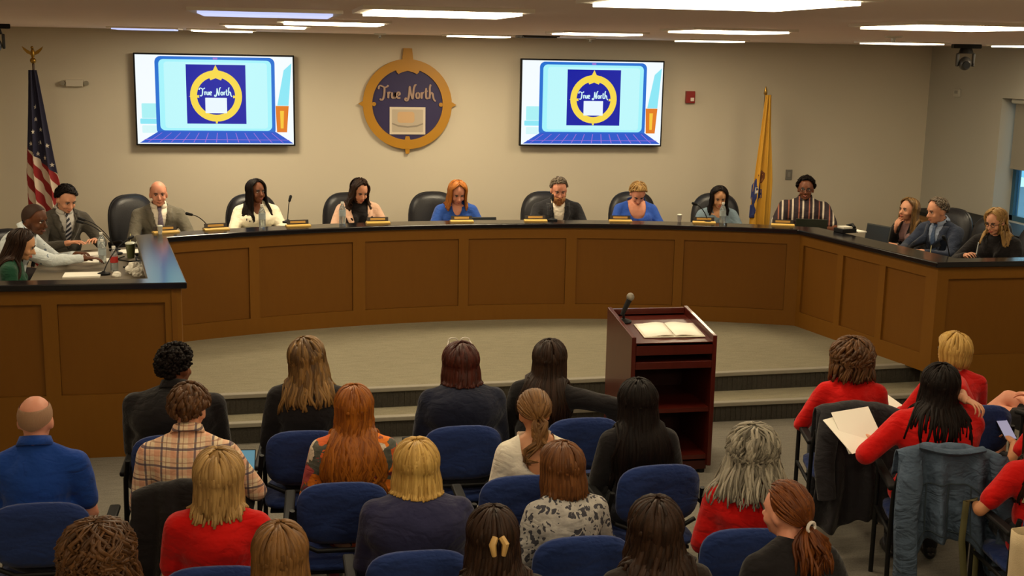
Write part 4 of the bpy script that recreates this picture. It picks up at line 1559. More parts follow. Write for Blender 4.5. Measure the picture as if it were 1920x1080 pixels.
        mb.tube([H(-.021, .088, -.006), H(0, .098, -.011), H(.021, .088, -.006)], [.002, .006, .002], 7)
        mb.build('lips', M('lip_' + lipc, lipc, .45), body, smooth='all')
        if glasses:
            gm = M('glasses_dark', '1c1512', .3)
            gl = MB()
            for s_ in (-1, 1):
                gl.tube([H(s_ * (.033 + .022 * cos(a)), .101 - .006 * abs(cos(a)), .060 + .017 * sin(a)) for a in [2 * pi * i / 16 for i in range(17)]], .0022, 5)
                gl.tube([H(s_ * .055, .096, .064), H(s_ * .078, .05, .062), H(s_ * .083, -.01, .058)], .0022, 5)
            gl.tube([H(-.011, .104, .064), H(.011, .104, .064)], .0022, 5)
            gl.build('glasses', gm, T, smooth=True)
    if beard is not None:
        mb = MB()
        r = random.Random(seed)
        tint = []
        for i in range(120):
            a = r.uniform(-1.45, 1.45)
            lv = r.random()
            z0 = .012 - .05 * lv * (1 - .3 * abs(a) / 1.45) + (.03 if abs(a) > 1.1 else 0)
            R_ = .078 - .012 * lv
            p0 = Vector((R_ * .82 * sin(a), .020 + R_ * .95 * cos(a), z0))
            if abs(a) < .3 and z0 > -.02: continue
            L_ = .05 * (1 - .5 * abs(a) / 1.45)
            pth = [H(*(p0 + Vector((0, .004 * k, -L_ * k / 3)) + Vector((sin(a) * .003 * k, 0, 0)))) for k in range(4)]
            b = len(mb.v)
            mb.tube(pth, [.008, .009, .008, .003], 5)
            tint += [r.random()] * (len(mb.v) - b)
        for s_ in (-1, 1):
            b = len(mb.v)
            mb.tube([H(s_ * .003, .104, .008), H(s_ * .018, .098, .004), H(s_ * .03, .084, -.012)], [.006, .007, .004], 6)
            tint += [.5] * (len(mb.v) - b)
        o = mb.build('beard', beard, T, smooth='all')
        at = o.data.color_attributes.new('tint', 'FLOAT_COLOR', 'POINT')
        at.data.foreach_set('color', np.repeat(np.array(tint, np.float32), 4))
    # ---- hair
    if hair:
        mb, tint = hair_locks(hair, Mh, bvh if hair['style'] in ('long', 'bob', 'tail') else None, seed + 3)
        ho = mb.build('hair', hair['mat'], T, smooth='all', fixn=True)
        at = ho.data.color_attributes.new('tint', 'FLOAT_COLOR', 'POINT')
        at.data.foreach_set('color', np.repeat(np.array(tint, np.float32), 4))
        if hair.get('band'):
            tie_ = hair.get('tie', (0, -.115, .07))
            MB().tube([H(tie_[0] + .026 * cos(a), tie_[1] - .02, tie_[2] + .002 + .02 * sin(a)) for a in [2 * pi * i / 14 for i in range(15)]], .007, 6).build('hair_band', hair['band'], ho, smooth=True)
        T_clip = hair.get('clip')
        if T_clip:
            c = hair.get('clip_at', (0, -.125, .06))
            for s_ in (-1, 1):
                q = MB()
                q.tube([H(c[0] + s_ * .012, c[1], c[2] + .035), H(c[0] + s_ * .026, c[1] - .014, c[2] + .01), H(c[0] + s_ * .018, c[1] - .008, c[2] - .035)], [.012, .014, .009], 7)
                q.build('hair_clip', T_clip, ho, smooth=True)
    return dict(T=T, body=body, top=tob, bvh=bvh, H=H, tc=tc, AR=AR, Mh=Mh)

# ---------------------------------------------------------------- patterned cloths
def sep(nt):
    tc_ = nt.nodes.new('ShaderNodeTexCoord')
    s = nt.nodes.new('ShaderNodeSeparateXYZ')
    nt.links.new(tc_.outputs['Object'], s.inputs[0])
    return s.outputs, tc_.outputs['Object']
def band(nt, x, per, a, w):
    f = mth(nt, 'FRACT', mth(nt, 'ADD', mth(nt, 'DIVIDE', x, per), 10.0))
    return mth(nt, 'MULTIPLY', mth(nt, 'GREATER_THAN', f, a), mth(nt, 'LESS_THAN', f, a + w))
def plaid_mat():
    m, nt, p = nodes('cloth_plaid')
    s, _ = sep(nt)
    col = mixc(nt, 0., lin('ead2ae'), lin('ead2ae'))
    for ax in (0, 2):
        col = mixc(nt, mth(nt, 'MULTIPLY', band(nt, s[ax], .078, .12, .34), .36), col, lin('d9785a'))
    for ax in (0, 2):
        col = mixc(nt, mth(nt, 'MULTIPLY', band(nt, s[ax], .078, .50, .13), .8), col, lin('4a3a52'))
        col = mixc(nt, mth(nt, 'MULTIPLY', band(nt, s[ax], .078, .82, .06), .6), col, lin('a0644c'))
    wrinkle(nt, p)
    nt.links.new(col, p.inputs['Base Color']); p.inputs['Roughness'].default_value = .9
    return m
def stripe_mat():
    m, nt, p = nodes('cloth_stripe')
    s, _ = sep(nt)
    col = mixc(nt, 0., lin('2c2026'), lin('2c2026'))
    col = mixc(nt, band(nt, s[0], .105, .1, .17), col, lin('cfc2ae'))
    col = mixc(nt, band(nt, s[0], .105, .52, .12), col, lin('9c5f4a'))
    wrinkle(nt, p)
    nt.links.new(col, p.inputs['Base Color']); p.inputs['Roughness'].default_value = .85
    return m
def floral_mat():
    m, nt, p = nodes('cloth_floral')
    s, co = sep(nt)
    v = nt.nodes.new('ShaderNodeTexVoronoi'); v.inputs['Scale'].default_value = 12
    w = nt.nodes.new('ShaderNodeVectorMath'); w.operation = 'ADD'
    nz = nt.nodes.new('ShaderNodeTexNoise'); nz.inputs['Scale'].default_value = 26
    nt.links.new(co, nz.inputs['Vector'])
    sc_ = nt.nodes.new('ShaderNodeVectorMath'); sc_.operation = 'SCALE'; sc_.inputs[3].default_value = .06
    nt.links.new(nz.outputs[1], sc_.inputs[0]); nt.links.new(co, w.inputs[0]); nt.links.new(sc_.outputs[0], w.inputs[1])
    nt.links.new(w.outputs[0], v.inputs['Vector'])
    sp_ = nt.nodes.new('ShaderNodeSeparateColor'); nt.links.new(v.outputs['Color'], sp_.inputs[0])
    rp = nt.nodes.new('ShaderNodeValToRGB'); rp.color_ramp.interpolation = 'CONSTANT'
    el = rp.color_ramp.elements
    el[0].position = 0; el[0].color = lin('e07818')
    el[1].position = .3; el[1].color = lin('b34a4a')
    for pos, c in ((.5, 'c99a7a'), (.66, 'd8c7b0'), (.78, 'd9642a'), (.9, '7a2f3a')):
        e_ = el.new(pos); e_.color = lin(c)
    nt.links.new(sp_.outputs[0], rp.inputs[0])
    d = mth(nt, 'LESS_THAN', v.outputs['Distance'], .62)
    c0 = mth(nt, 'LESS_THAN', v.outputs['Distance'], .13)
    bg = mixc(nt, noise(nt, co, 30), lin('2c3a38'), lin('6f6a5c'))
    col = mixc(nt, d, bg, rp.outputs[0])
    col = mixc(nt, c0, col, lin('8e4a3a'))
    wrinkle(nt, p)
    nt.links.new(col, p.inputs['Base Color']); p.inputs['Roughness'].default_value = .85
    return m
def print_mat(name, a, b, c, scale=24, th=.38):
    m, nt, p = nodes(name)
    s, co = sep(nt)
    v = nt.nodes.new('ShaderNodeTexVoronoi'); v.inputs['Scale'].default_value = scale
    nz = nt.nodes.new('ShaderNodeTexNoise'); nz.inputs['Scale'].default_value = 14
    w = nt.nodes.new('ShaderNodeVectorMath'); w.operation = 'ADD'
    sc_ = nt.nodes.new('ShaderNodeVectorMath'); sc_.operation = 'SCALE'; sc_.inputs[3].default_value = .12
    nt.links.new(co, nz.inputs['Vector']); nt.links.new(nz.outputs[1], sc_.inputs[0])
    nt.links.new(co, w.inputs[0]); nt.links.new(sc_.outputs[0], w.inputs[1]); nt.links.new(w.outputs[0], v.inputs['Vector'])
    d = mth(nt, 'LESS_THAN', v.outputs['Distance'], th)
    l = noise(nt, co, 32, 2)
    col = mixc(nt, l, lin(a), lin(b))
    col = mixc(nt, mth(nt, 'MULTIPLY', d, mth(nt, 'GREATER_THAN', l, .45)), col, lin(c))
    wrinkle(nt, p)
    nt.links.new(col, p.inputs['Base Color']); p.inputs['Roughness'].default_value = .9
    return m
c_plaid, c_stripe, c_floral = plaid_mat(), stripe_mat(), floral_mat()
c_grey = print_mat('cloth_greyprint', '8f8b88', 'c3bdb4', '3d3c44', 31, .46)
c_pale = print_mat('cloth_paleprint', 'b9c4cb', 'd8dedf', '6a7a8e', 16, .25)
c_red = cloth('red', 'c60d08'); c_black = cloth('black', '1b181a'); c_navy = cloth('navy', '191d30')
c_blue = cloth('polo_blue', '1a4294'); c_white = cloth('white', 'ece4d2'); c_dkgrey = cloth('suit_grey', '4a463f')
c_grey2 = cloth('suit_light', '6a6558'); c_navysuit = cloth('suit_navy', '2a3245'); c_char = cloth('suit_charcoal', '2a2a2e')
c_royal = cloth('royal', '2a4fa0'); c_blush = cloth('blush', 'dcb49a'); c_cream = cloth('cream', 'efe8cf')
c_slate = cloth('slate', '6d7f8c'); c_green = cloth('green', '14402c'); c_bluesh = cloth('shirt_blue', '9aa9c4')
c_bluepurple = cloth('dusk_navy', '282846')
def tie_mat(name, a, b, per):
    m, nt, p = nodes(name)
    s, _ = sep(nt)
    f = band(nt, mth(nt, 'ADD', s[2], mth(nt, 'MULTIPLY', s[0], .8)), per, 0, .45)
    nt.links.new(mixc(nt, f, lin(a), lin(b)), p.inputs['Base Color']); p.inputs['Roughness'].default_value = .5
    return m
tie1 = tie_mat('tie_stripe', '22222e', 'b8b8bc', .045); tie2 = tie_mat('tie_lilac', '6f6478', '7a7082', .03); tie3 = tie_mat('tie_blue', '42597e', '4d648a', .03)

HM = hair_mat
h_black = HM('black', '0b0707', '1c1310', .55, .12); h_dkbrown = HM('dkbrown', '1a100b', '38251a', .45, .15); h_brown = HM('brown', '3a2414', '6a4728')
h_ltbrown = HM('ltbrown', '5a3c1e', '8a6236'); h_blonde = HM('blonde', '9a7434', 'd2ac62'); h_dblonde = HM('dblonde', '7a5a30', 'c09a60')
h_red = HM('red', '6a340c', 'ae661c'); h_auburn = HM('auburn', '2c100a', '501f12'); h_grey = HM('grey', '3c372d', 'b4ab98')
h_ombre = HM('ombre', '3c2818', '9a7440'); h_gingr = HM('ginger', '8a4a18', 'c07a34'); h_greybr = HM('greybrown', '4a4038', '7a6c5a')
h_redbrown = HM('redbrown', '4a220c', '7c4418'); h_beard = HM('beard', '9a6030', 'c09060'); h_stubd = HM('stubble_dark', '2a1a12', '38241a', .7)
h_stub = HM('stubble', '9c785c', 'a88468', .6)
h_bobbrown = HM('bobbrown', '4a2a14', '7a4c26')

# ================================================================ AUDIENCE
def aud(label, x, y, rz=0, **k):
    k.setdefault('face', False)
    return make_person(label, (x, y, 0), radians(rz), **k)
LAP = lambda s, x=.09, y=.27, z=.60, **k: dict(to=(s * x, y, z), up=(0, 0, 1), curl=.6, **k)
lap2 = {1: LAP(1), -1: LAP(-1)}

CH = [  # x, y, rot, label
    (-1.05, 5.66, 0, 'blue chair under the bald man in the blue polo shirt'),
    (-.55, 6.58, 0, 'blue chair under the man in black with short dark curly hair'),
    (-.42, 5.72, -3, 'blue chair of the plaid shirt man, black coat over its back'),
    (.15, 6.56, -4, 'blue chair of the woman in black blazer with long brown hair'),
    (.29, 5.74, -2, 'blue chair of the red-haired woman in floral blouse'),
    (.97, 6.54, 0, 'blue chair of the auburn-haired woman in navy'),
    (1.66, 6.60, 0, 'blue chair of the dark-haired woman reaching beside the lectern'),
    (1.14, 5.72, 0, 'blue chair of the woman in white scoop-back top'),
    (1.83, 5.78, 2, 'blue chair of the black-haired woman in black beside the lectern'),
    (-.24, 4.86, -3, 'blue chair of the blonde woman in red in front of the plaid shirt man'),
    (.54, 4.90, 0, 'blue chair of the woman in dusk navy with a straight blonde bob'),
    (1.24, 4.95, 0, 'blue chair of the woman in grey patterned blouse'),
    (2.0, 4.93, -6, 'blue chair of the grey-haired woman in red'),
    (-.62, 4.06, 0, 'blue chair of the woman with big brown curls'),
    (0, 3.98, 0, 'blue chair of the person with straight light brown hair'),
    (.74, 4.02, 0, 'blue chair of the person wearing a pale hair clip'),
    (1.36, 4.04, 0, 'blue chair of the person with loose dark wavy hair'),
    (1.95, 4.12, 0, 'blue chair of the woman with curly red ponytail'),
    (3.34, 6.54, -14, 'blue chair with a black coat over it, curly-haired woman in red on it'),
    (4.05, 6.55, -2, 'blue chair of the woman in red with short blond hair'),
    (3.45, 5.74, -17, 'blue chair with a denim jacket draped over its back'),
    (4.32, 5.82, 0, 'blue chair of the person in red holding a phone'),
    (3.69, 5.12, -8, 'blue chair with a cream tote bag hanging on its back'),
    (4.98, 6.72, 25, 'blue chair of the person with bare knees by the desk wing'),
]
for x, y, r_, l_ in CH:
    place_chair(x, y, radians(r_), l_)

aud('bald man in a royal blue polo shirt seen from behind', -1.11, 5.68, 0, skin='pink', sc=0.971, build=1.02, top=c_blue, top_name='polo_shirt', collar=c_blue, sleeve='short', slump=6, lean=3,
    hair=dict(style='short', mat=h_stub, n=0, vol=-.0035, cap=1.0, bald_top=1.0), arms=lap2, belly=.03, head=(-4, 4, 0))
aud('man in black jacket with short dark curly hair', -0.57, 6.6, -8, skin='brown', sc=0.966, build=1.55, top=c_black, top_name='jacket', collar=c_black, lean=6, slump=6, head=(-22, 2, 0),
    hair=dict(style='short', mat=h_black, n=260, vol=.014, r=.012, L=.3, curl=.006, freq=2.5), arms=lap2)
aud('man in pink and cream plaid shirt with tousled brown hair', -0.44, 5.74, -3, sc=0.972, build=1.02, top=c_plaid, collar=c_plaid, lean=5, slump=12, head=(-8, 14, 0),
    hair=dict(style='short', mat=h_brown, n=230, vol=.016, r=.010, L=.75, wave=.006), arms={1: dict(to=(.22, .36, .70), curl=.6), -1: LAP(-1)})
aud('woman in black blazer with long brown hair turned blonde at the tips', 0.15, 6.58, -6, female=True, sc=0.992, build=1.08, top=c_black, top_name='blazer', lean=5, slump=6, head=(-18, 4, -8),
    hair=dict(style='long', mat=h_ombre, n=150, len=-.19, vol=.01, r=.012, wave=.012, flare=.035, jag=.03, ombre=2.2), arms={1: dict(to=(.16, .30, .66), curl=.6), -1: LAP(-1)})
aud('woman in bright floral blouse with very long red hair', 0.35, 5.76, -4, female=True, sc=0.953, build=1.12, top=c_floral, top_name='blouse', lean=5, slump=8, head=(0, 4, 0),
    hair=dict(style='long', mat=h_red, n=210, len=-.36, vol=.009, r=.010, wave=.014, flare=.03, jag=.04, freq=2.4), arms=lap2, pants=c_floral)
pA5 = aud('woman in navy top with chin-length dark auburn hair and glasses on her head', 1.01, 6.56, 0, female=True, sc=0.952, build=1.5, top=c_navy, lean=6, slump=8, head=(2, 8, 0),
    hair=dict(style='bob', mat=h_auburn, n=170, len=-.085, vol=.014, r=.013, flare=.035, jag=.012), arms=lap2)
aud('woman in black blazer with long straight dark hair reaching sideways beside the lectern', 1.46, 6.62, -24, female=True, sc=0.951, build=1.05, top=c_black, top_name='blazer', lean=8, slump=8, head=(-8, 6, 0),
    hair=dict(style='long', mat=h_dkbrown, n=160, len=-.30, vol=.010, r=.012, flare=.03, jag=.03), arms={1: dict(to=(.42, .06, .68), pole=(.9, -.1, .9), up=(0, 1, 0), curl=.6), -1: LAP(-1)}, side=3)
aud('woman in white scoop-back top with a low brown ponytail', 1.26, 5.74, 0, female=True, sc=0.904, build=1.0, skin='tan', top=c_white, neckcut=(1.0, .098, .15, -1), lean=4, slump=8, head=(0, 12, 0),
    hair=dict(style='tail', mat=h_ltbrown, n=130, nt=46, tie=(0, -.108, .035), len=-.2, tail_s=.028, vol=.006, r=.010, wave=.008, band=None), arms=lap2)
aud('woman in black with very long straight black hair seated beside the lectern', 1.82, 5.8, 0, female=True, sc=0.924, build=1.08, top=c_black, lean=4, slump=8, head=(6, 8, 0),
    hair=dict(style='long', mat=h_black, n=170, len=-.40, vol=.012, r=.013, flare=.05, wave=.006, jag=.04), arms=lap2)
aud('woman in red shirt with layered blonde hair in front of the plaid shirt man', -0.26, 4.88, -4, female=True, sc=0.941, build=1.05, top=c_red, collar=None, sleeve='short', lean=4, slump=6, head=(-4, 4, 0),
    hair=dict(style='long', mat=h_dblonde, n=170, len=-.10, vol=.015, r=.011, wave=.005, flare=.01, jag=.04), arms=lap2)
aud('woman in dusk navy sweater with a straight blonde bob', 0.57, 4.92, 0, female=True, sc=0.937, build=1.55, top=c_bluepurple, top_name='sweater', lean=4, slump=8, head=(0, 4, 0),
    hair=dict(style='bob', mat=h_blonde, n=190, len=-.085, vol=.012, r=.010, flare=.035, jag=.006), arms=lap2)
aud('woman in grey patterned blouse with a brown bob', 1.25, 4.97, 10, female=True, sc=0.885, build=1.12, top=c_grey, top_name='blouse', lean=6, slump=10, head=(14, 8, 0),
    hair=dict(style='bob', mat=h_bobbrown, n=180, len=-.075, vol=.010, r=.011, flare=.025, jag=.008), arms=lap2)
aud('person with a big head of curly brown hair', -0.63, 4.08, 0, female=True, sc=0.947, build=1.05, top=cloth('brown_top', '3a2d24'), lean=4, slump=8, head=(0, 6, 0),
    hair=dict(style='long', mat=h_brown, n=300, len=-.18, vol=.028, r=.008, curl=.024, freq=5.5, flare=.06, jag=.04), arms=lap2)
aud('person with straight light brown hair seen from behind', -0.01, 4.0, 0, female=True, sc=0.955, build=1.0, top=cloth('taupe_top', '4a4038'), lean=4, slump=8, head=(-6, 4, 0),
    hair=dict(style='long', mat=h_ltbrown, n=170, len=-.16, vol=.01, r=.010, wave=.008, flare=.02, jag=.03), arms=lap2)
aud('person with dark brown hair held by a pale hair clip', 0.75, 4.04, 0, female=True, sc=0.957, build=.98, top=cloth('dark_top', '241c1a'), lean=4, slump=8, head=(0, 8, 0),
    hair=dict(style='long', mat=h_dkbrown, n=170, len=-.2, vol=.008, r=.010, wave=.012, flare=.03, jag=.04, clip=M('clip_tan', 'c09a5c', .4), clip_at=(0, -.13, .06)), arms=lap2)
aud('person in dark top with loose wavy dark brown hair', 1.37, 4.06, 0, female=True, sc=0.951, build=1.12, top=cloth('dark_top2', '261e1a'), lean=4, slump=8, head=(-4, 4, 0),
    hair=dict(style='long', mat=h_dkbrown, n=170, len=-.24, vol=.012, r=.012, wave=.016, flare=.04, jag=.05), arms=lap2)
aud('woman in red shirt with long crimped grey hair', 2.09, 4.95, -14, female=True, sc=0.918, build=1.18, top=c_red, lean=5, slump=8, head=(-8, 6, 0),
    hair=dict(style='long', mat=h_grey, n=260, len=-.15, vol=.028, r=.008, curl=.011, freq=5, flare=.085, jag=.03), arms=lap2)
r17 = aud('woman in black top with a curly red ponytail', 1.95, 4.14, 10, female=True, sc=0.953, build=1.0, skin='pink', top=c_black, sleeve='short', lean=6, slump=8, head=(22, 4, 0),
    hair=dict(style='tail', mat=h_redbrown, n=140, nt=120, tie=(.0, -.108, .02), len=-.2, tail_s=.072, vol=.008, r=.007, curl=.026, freq=4, flare=.3, band=M('band_white', 'd8d0c8', .6)), arms={1: dict(to=(.26, .3, .6), up=(0, 0, 1)), -1: LAP(-1)})
# right block
aud('woman in red shirt with short curly brown hair', 3.36, 6.56, -14, female=True, sc=0.914, build=1.15, top=c_red, lean=3, slump=6, head=(4, 6, 0),
    hair=dict(style='long', mat=h_brown, n=260, len=-.06, vol=.03, r=.010, curl=.024, freq=4, flare=.01, jag=.02), arms={-1: dict(to=(-.2, .3, .68), up=(0, 0, 1)), 1: LAP(1)})
aud('woman in red shirt with short straight blond hair by the desk wing', 4.04, 6.57, -2, female=True, sc=0.940, build=1.02, top=c_red, lean=3, slump=6, head=(24, 4, 0), face=True,
    hair=dict(style='bob', mat=h_blonde, n=180, len=-.03, vol=.012, r=.010, flare=.0, jag=.012), arms={-1: dict(to=(-.2, .34, .70), up=(0, 0, 1)), 1: LAP(1)})
pB3 = aud('woman in red shirt with long black hair holding papers', 3.46, 5.76, -17, female=True, sc=0.965, build=1.42, top=c_red, lean=3, slump=6, head=(10, 2, 4), face=True,
    hair=dict(style='long', mat=h_black, n=160, len=-.20, vol=.010, r=.012, flare=.02, jag=.04, wave=.006), sleeve='mid',
    arms={-1: dict(to=(-.31, .18, .80), up=(.6, 0, .8), dir=(-.35, .9, .1), curl=.9), 1: dict(to=(.125, .0, 1.12), pole=(.3, 1, -.6), dir=(.6, -.75, -.15), up=(.2, -.1, .9), curl=.9)})
pB4 = aud('person in red with dark hair holding a phone', 4.32, 5.84, 0, female=True, skin='tan', sc=0.885, build=1.1, top=c_red, sleeve='short', lean=5, slump=8, head=(4, 14, 0),
    hair=dict(style='long', mat=h_dkbrown, n=140, len=-.26, vol=.010, r=.012, flare=.02), arms={-1: dict(to=(-.17, .33, .76), up=(.2, -.3, .9), curl=.7, dir=(.1, .9, .3)), 1: LAP(1)})
aud('person in red with dark hair resting an arm on the chair with the tote bag', 3.70, 5.14, -8, female=True, skin='tan', sc=0.885, build=1.12, top=c_red, sleeve='short', lean=3, slump=8, head=(4, 8, 0),
    hair=dict(style='long', mat=h_dkbrown, n=140, len=-.28, vol=.010, r=.012, flare=.02), arms={-1: dict(to=(-.27, .28, .70), up=(0, 0, 1), dir=(.4, .8, 0)), 1: LAP(1)})
aud('person with bare knees in black shorts seated by the desk wing', 4.98, 6.74, 25, skin='pink', sc=.95, female=True, build=1.0, top=cloth('dark_tee', '2a2a2e'), sleeve='short', bare_legs=True, pants=c_black, lean=4, slump=8, head=(0, 8, 0),
    hair=dict(style='long', mat=h_ltbrown, n=120, len=-.12), knees={-1: ((-.13, .42, .56), (-.11, .40, .12)), 1: ((-.02, .44, .64), (-.2, .66, .38))}, arms={-1: dict(to=(-.06, .33, .70), up=(0, 0, 1)), 1: dict(to=(.06, .32, .72), up=(0, 0, 1))}, shoes=M('shoe_white', '8d8a86', .6))

# ================================================================ PEOPLE AT THE DESK
def dais(label, x, y, fx, fy, **k):
    k.setdefault('vox', .008)
    return make_person(label, (x, y, ZS), facing(fx, fy), **k)
DK = lambda s, x=.13, y=.40, z=.80, **k: dict(to=(s * x, y, z), up=(0, 0, 1), curl=.5, **k)
dk2 = {1: DK(1), -1: DK(-1)}
EX = [
    (-1.25, 12.4, .6, -.8, 'black leather chair standing beside the bald man in grey suit'),
    (-.22, 12.35, .1, -1, 'black leather chair with a jacket on it behind the woman in cream blouse'),
    (.74, 12.45, .05, -1, 'black leather chair behind the woman in blush cardigan'),
    (1.62, 12.5, 0, -1, 'black leather chair beside the red-haired woman in royal blue'),
    (2.8, 12.5, -.1, -1, 'black leather chair behind the bearded man in charcoal suit'),
    (3.77, 12.45, -.05, -1, 'black leather chair behind the blond woman in bright blue top'),
    (4.62, 12.3, -.2, -1, 'black leather chair behind the dark-haired woman in slate top'),
    (5.72, 12.5, -.5, -1, 'black leather chair behind the man in striped shirt'),
    (6.42, 11.15, -1, -.2, 'black leather chair behind the woman resting her chin on her hand'),
    (6.45, 10.5, -1, -.25, 'black leather chair behind the man in navy suit'),
    (6.62, 9.9, -1, -.4, 'black leather chair behind the woman in black with glasses'),
    (7.2, 9.85, -.3, -1, 'empty black leather chair at the end of the desk wing by the window'),
    (-2.32, 11.75, .7, -.75, 'black leather chair behind the dark-haired man with striped tie'),
    (-2.4, 10.4, 1, -.15, 'black leather chair behind the man leaning over the papers'),
    (-2.3, 9.5, 1, .1, 'black leather chair behind the woman in dark green'),
]
for x, y, fx, fy, l_ in EX:
    low = any(w in l_ for w in ('striped tie', 'leaning over', 'dark green', 'striped shirt'))
    place_exec(x, y, facing(fx, fy), l_, .62 if low else 1.0)

dais('woman in dark green top with long dark hair at the desk wing', -2.04, 9.45, 1, .15, female=True, skin='olive', sc=0.937, top=c_green, lean=12, slump=10, head=(-6, 22, 0),
     hair=dict(style='long', mat=h_dkbrown, n=150, len=-.24, vol=.008, r=.010, flare=.02, wave=.006), arms={1: DK(1, .12, .30, .72), -1: DK(-1, .12, .30, .72)})
dais('man in pale printed shirt with shaved head reaching across the worktop', -2.22, 10.4, 1, -.1, skin='dark', sc=1.033, build=1.08, top=c_pale, collar=c_pale, lean=22, slump=12, head=(-18, 12, 0),
     hair=dict(style='short', mat=h_stubd, n=0, vol=-.004, cap=.995), beard=None, arms={1: dict(to=(.06, .66, .80), up=(0, 0, 1), curl=.6), -1: dict(to=(-.10, .56, .80), up=(0, 0, 1), curl=.6)})
dais('man in dark grey suit with striped tie looking down at papers', -1.93, 11.62, .55, -.85, skin='light', sc=1.007, build=1.1, top=c_dkgrey, top_name='jacket', vneck=(.085, .74), inner=cloth('shirt_pale', 'b9b6b0'), tie=tie1, collar=cloth('shirt_pale', 'b9b6b0'), lean=6, slump=8, head=(4, 26, 0),
     hair=dict(style='short', mat=h_black, n=200, vol=.008, r=.009, L=.6, sweep=.5), arms=dk2)
dais('bald man in grey suit, white shirt and tie facing the audience', -1.1, 11.95, .22, -1, skin='pink', sc=0.991, build=1.15, top=c_grey2, top_name='jacket', vneck=(.08, .72), inner=c_white, tie=tie2, collar=c_white, lean=2, slump=4, head=(-2, 4, 0),
     hair=dict(style='short', mat=h_stub, n=0, vol=-.004, bald_top=1.15), arms=dk2)
dais('woman in cream blouse with long dark straight hair', -0.2, 12.22, .15, -1, female=True, skin='brown', sc=0.983, build=1.15, top=c_cream, top_name='blouse', lean=3, slump=4, head=(24, -2, 0), neckcut=(1.05, .05, .08, 1),
     hair=dict(style='long', mat=h_black, n=150, len=-.22, vol=.008, r=.010, frame=1.0, flare=.02, hairline=.9), arms=dk2)
dais('woman in blush cardigan over a black top looking down', 0.79, 12.3, .1, -1, female=True, skin='light', sc=1.001, build=1.05, top=c_blush, top_name='cardigan', vneck=(.10, .66), inner=c_black, lean=8, slump=6, head=(14, 24, 0),
     hair=dict(style='long', mat=h_dkbrown, n=150, len=-.16, vol=.010, r=.010, frame=1.0, flare=.015, wave=.004, hairline=.92), arms=dk2)
dais('woman in royal blue top with shoulder-length red hair looking down', 1.78, 12.28, 0, -1, female=True, skin='pink', sc=0.988, top=c_royal, lean=8, slump=8, head=(6, 24, 0), neckcut=(1.05, .05, .09, 1),
     hair=dict(style='long', mat=h_gingr, n=160, len=-.11, vol=.010, r=.010, frame=.95, flare=.02, hairline=.85), arms=dk2)
dais('bearded man in charcoal suit and open white shirt looking down', 2.83, 12.26, -.05, -1, skin='pink', sc=1.004, build=1.2, top=c_char, top_name='jacket', vneck=(.075, .66), inner=c_white, lean=6, slump=6, head=(0, 20, 0), beard=h_beard,
     hair=dict(style='short', mat=h_greybr, n=180, vol=.005, r=.008, L=.5), arms=dk2)
dais('woman in bright blue scoop-neck top with short blond hair, head bowed', 3.67, 12.26, -.1, -1, female=True, skin='pink', sc=0.984, build=1.15, top=cloth('bright_blue', '3158b8'), lean=6, slump=8, head=(0, 40, 0), neckcut=(1.04, .095, .12, 1),
     hair=dict(style='short', mat=h_dblonde, n=200, vol=.010, r=.009, L=.9, fringe=True), arms=dk2)
dais('woman in slate blue top with dark hair looking down', 4.49, 12.05, -.15, -1, female=True, skin='olive', sc=0.949, top=c_slate, sleeve='short', lean=6, slump=6, head=(-2, 16, 0), neckcut=(1.04, .06, .07, 1),
     hair=dict(style='long', mat=h_black, n=150, len=-.13, vol=.008, r=.010, frame=1.05, flare=.01, hairline=.92), arms=dk2)
dais('man in black and white striped shirt with short dark curly hair', 5.51, 12.15, -.38, -1, skin='brown', sc=1.000, build=1.22, top=c_stripe, collar=c_stripe, sleeve='short', lean=2, slump=4, head=(-4, 2, 0), glasses=True,
     hair=dict(style='short', mat=h_black, n=220, vol=.014, r=.010, L=.3, curl=.005), arms={1: DK(1, .2, .38, .80), -1: DK(-1, .2, .38, .8)})
dais('woman in black jacket with long brown hair resting chin on her hand', 6.19, 11.05, -1, -.42, female=True, skin='light', sc=0.936, top=c_black, top_name='jacket', vneck=(.06, .74), inner=cloth('mauve_top', '8a6a68'), lean=9, slump=6, head=(-6, -4, 0),
     hair=dict(style='long', mat=h_ombre, n=150, len=-.24, vol=.010, r=.010, frame=1.3, flare=.02, ombre=1.6, hairline=.92), arms={1: dict(head=(.045, .105, -.125), pole=(.3, .2, -1), up=(.2, .9, .1), dir=(-.35, -.2, .9), curl=1.3), -1: DK(-1, .05, .34, .8)})
dais('man in navy suit and blue tie looking at papers', 6.23, 10.55, -1, -.42, skin='light', sc=0.989, build=1.12, top=c_navysuit, top_name='jacket', vneck=(.08, .70), inner=c_bluesh, tie=tie3, collar=c_bluesh, lean=8, slump=8, head=(-18, 12, 0),
     hair=dict(style='short', mat=h_greybr, n=190, vol=.006, r=.008, L=.5, hairline=.78), arms={1: DK(1, .1, .5, .80), -1: DK(-1, .12, .46, .8)})
dais('woman in black with glasses and long light brown hair writing', 6.39, 9.92, -.85, -.75, female=True, skin='light', sc=0.976, build=1.05, top=c_black, top_name='jacket', vneck=(.07, .84), inner=c_black, lean=8, slump=6, head=(-16, 16, 0), glasses=True,
     hair=dict(style='long', mat=h_dblonde, n=160, len=-.17, vol=.010, r=.010, frame=1.1, flare=.02, hairline=.9), arms={1: dict(to=(.16, .42, .86), up=(.5, 0, .6), curl=1.0), -1: DK(-1, .1, .4, .8)})

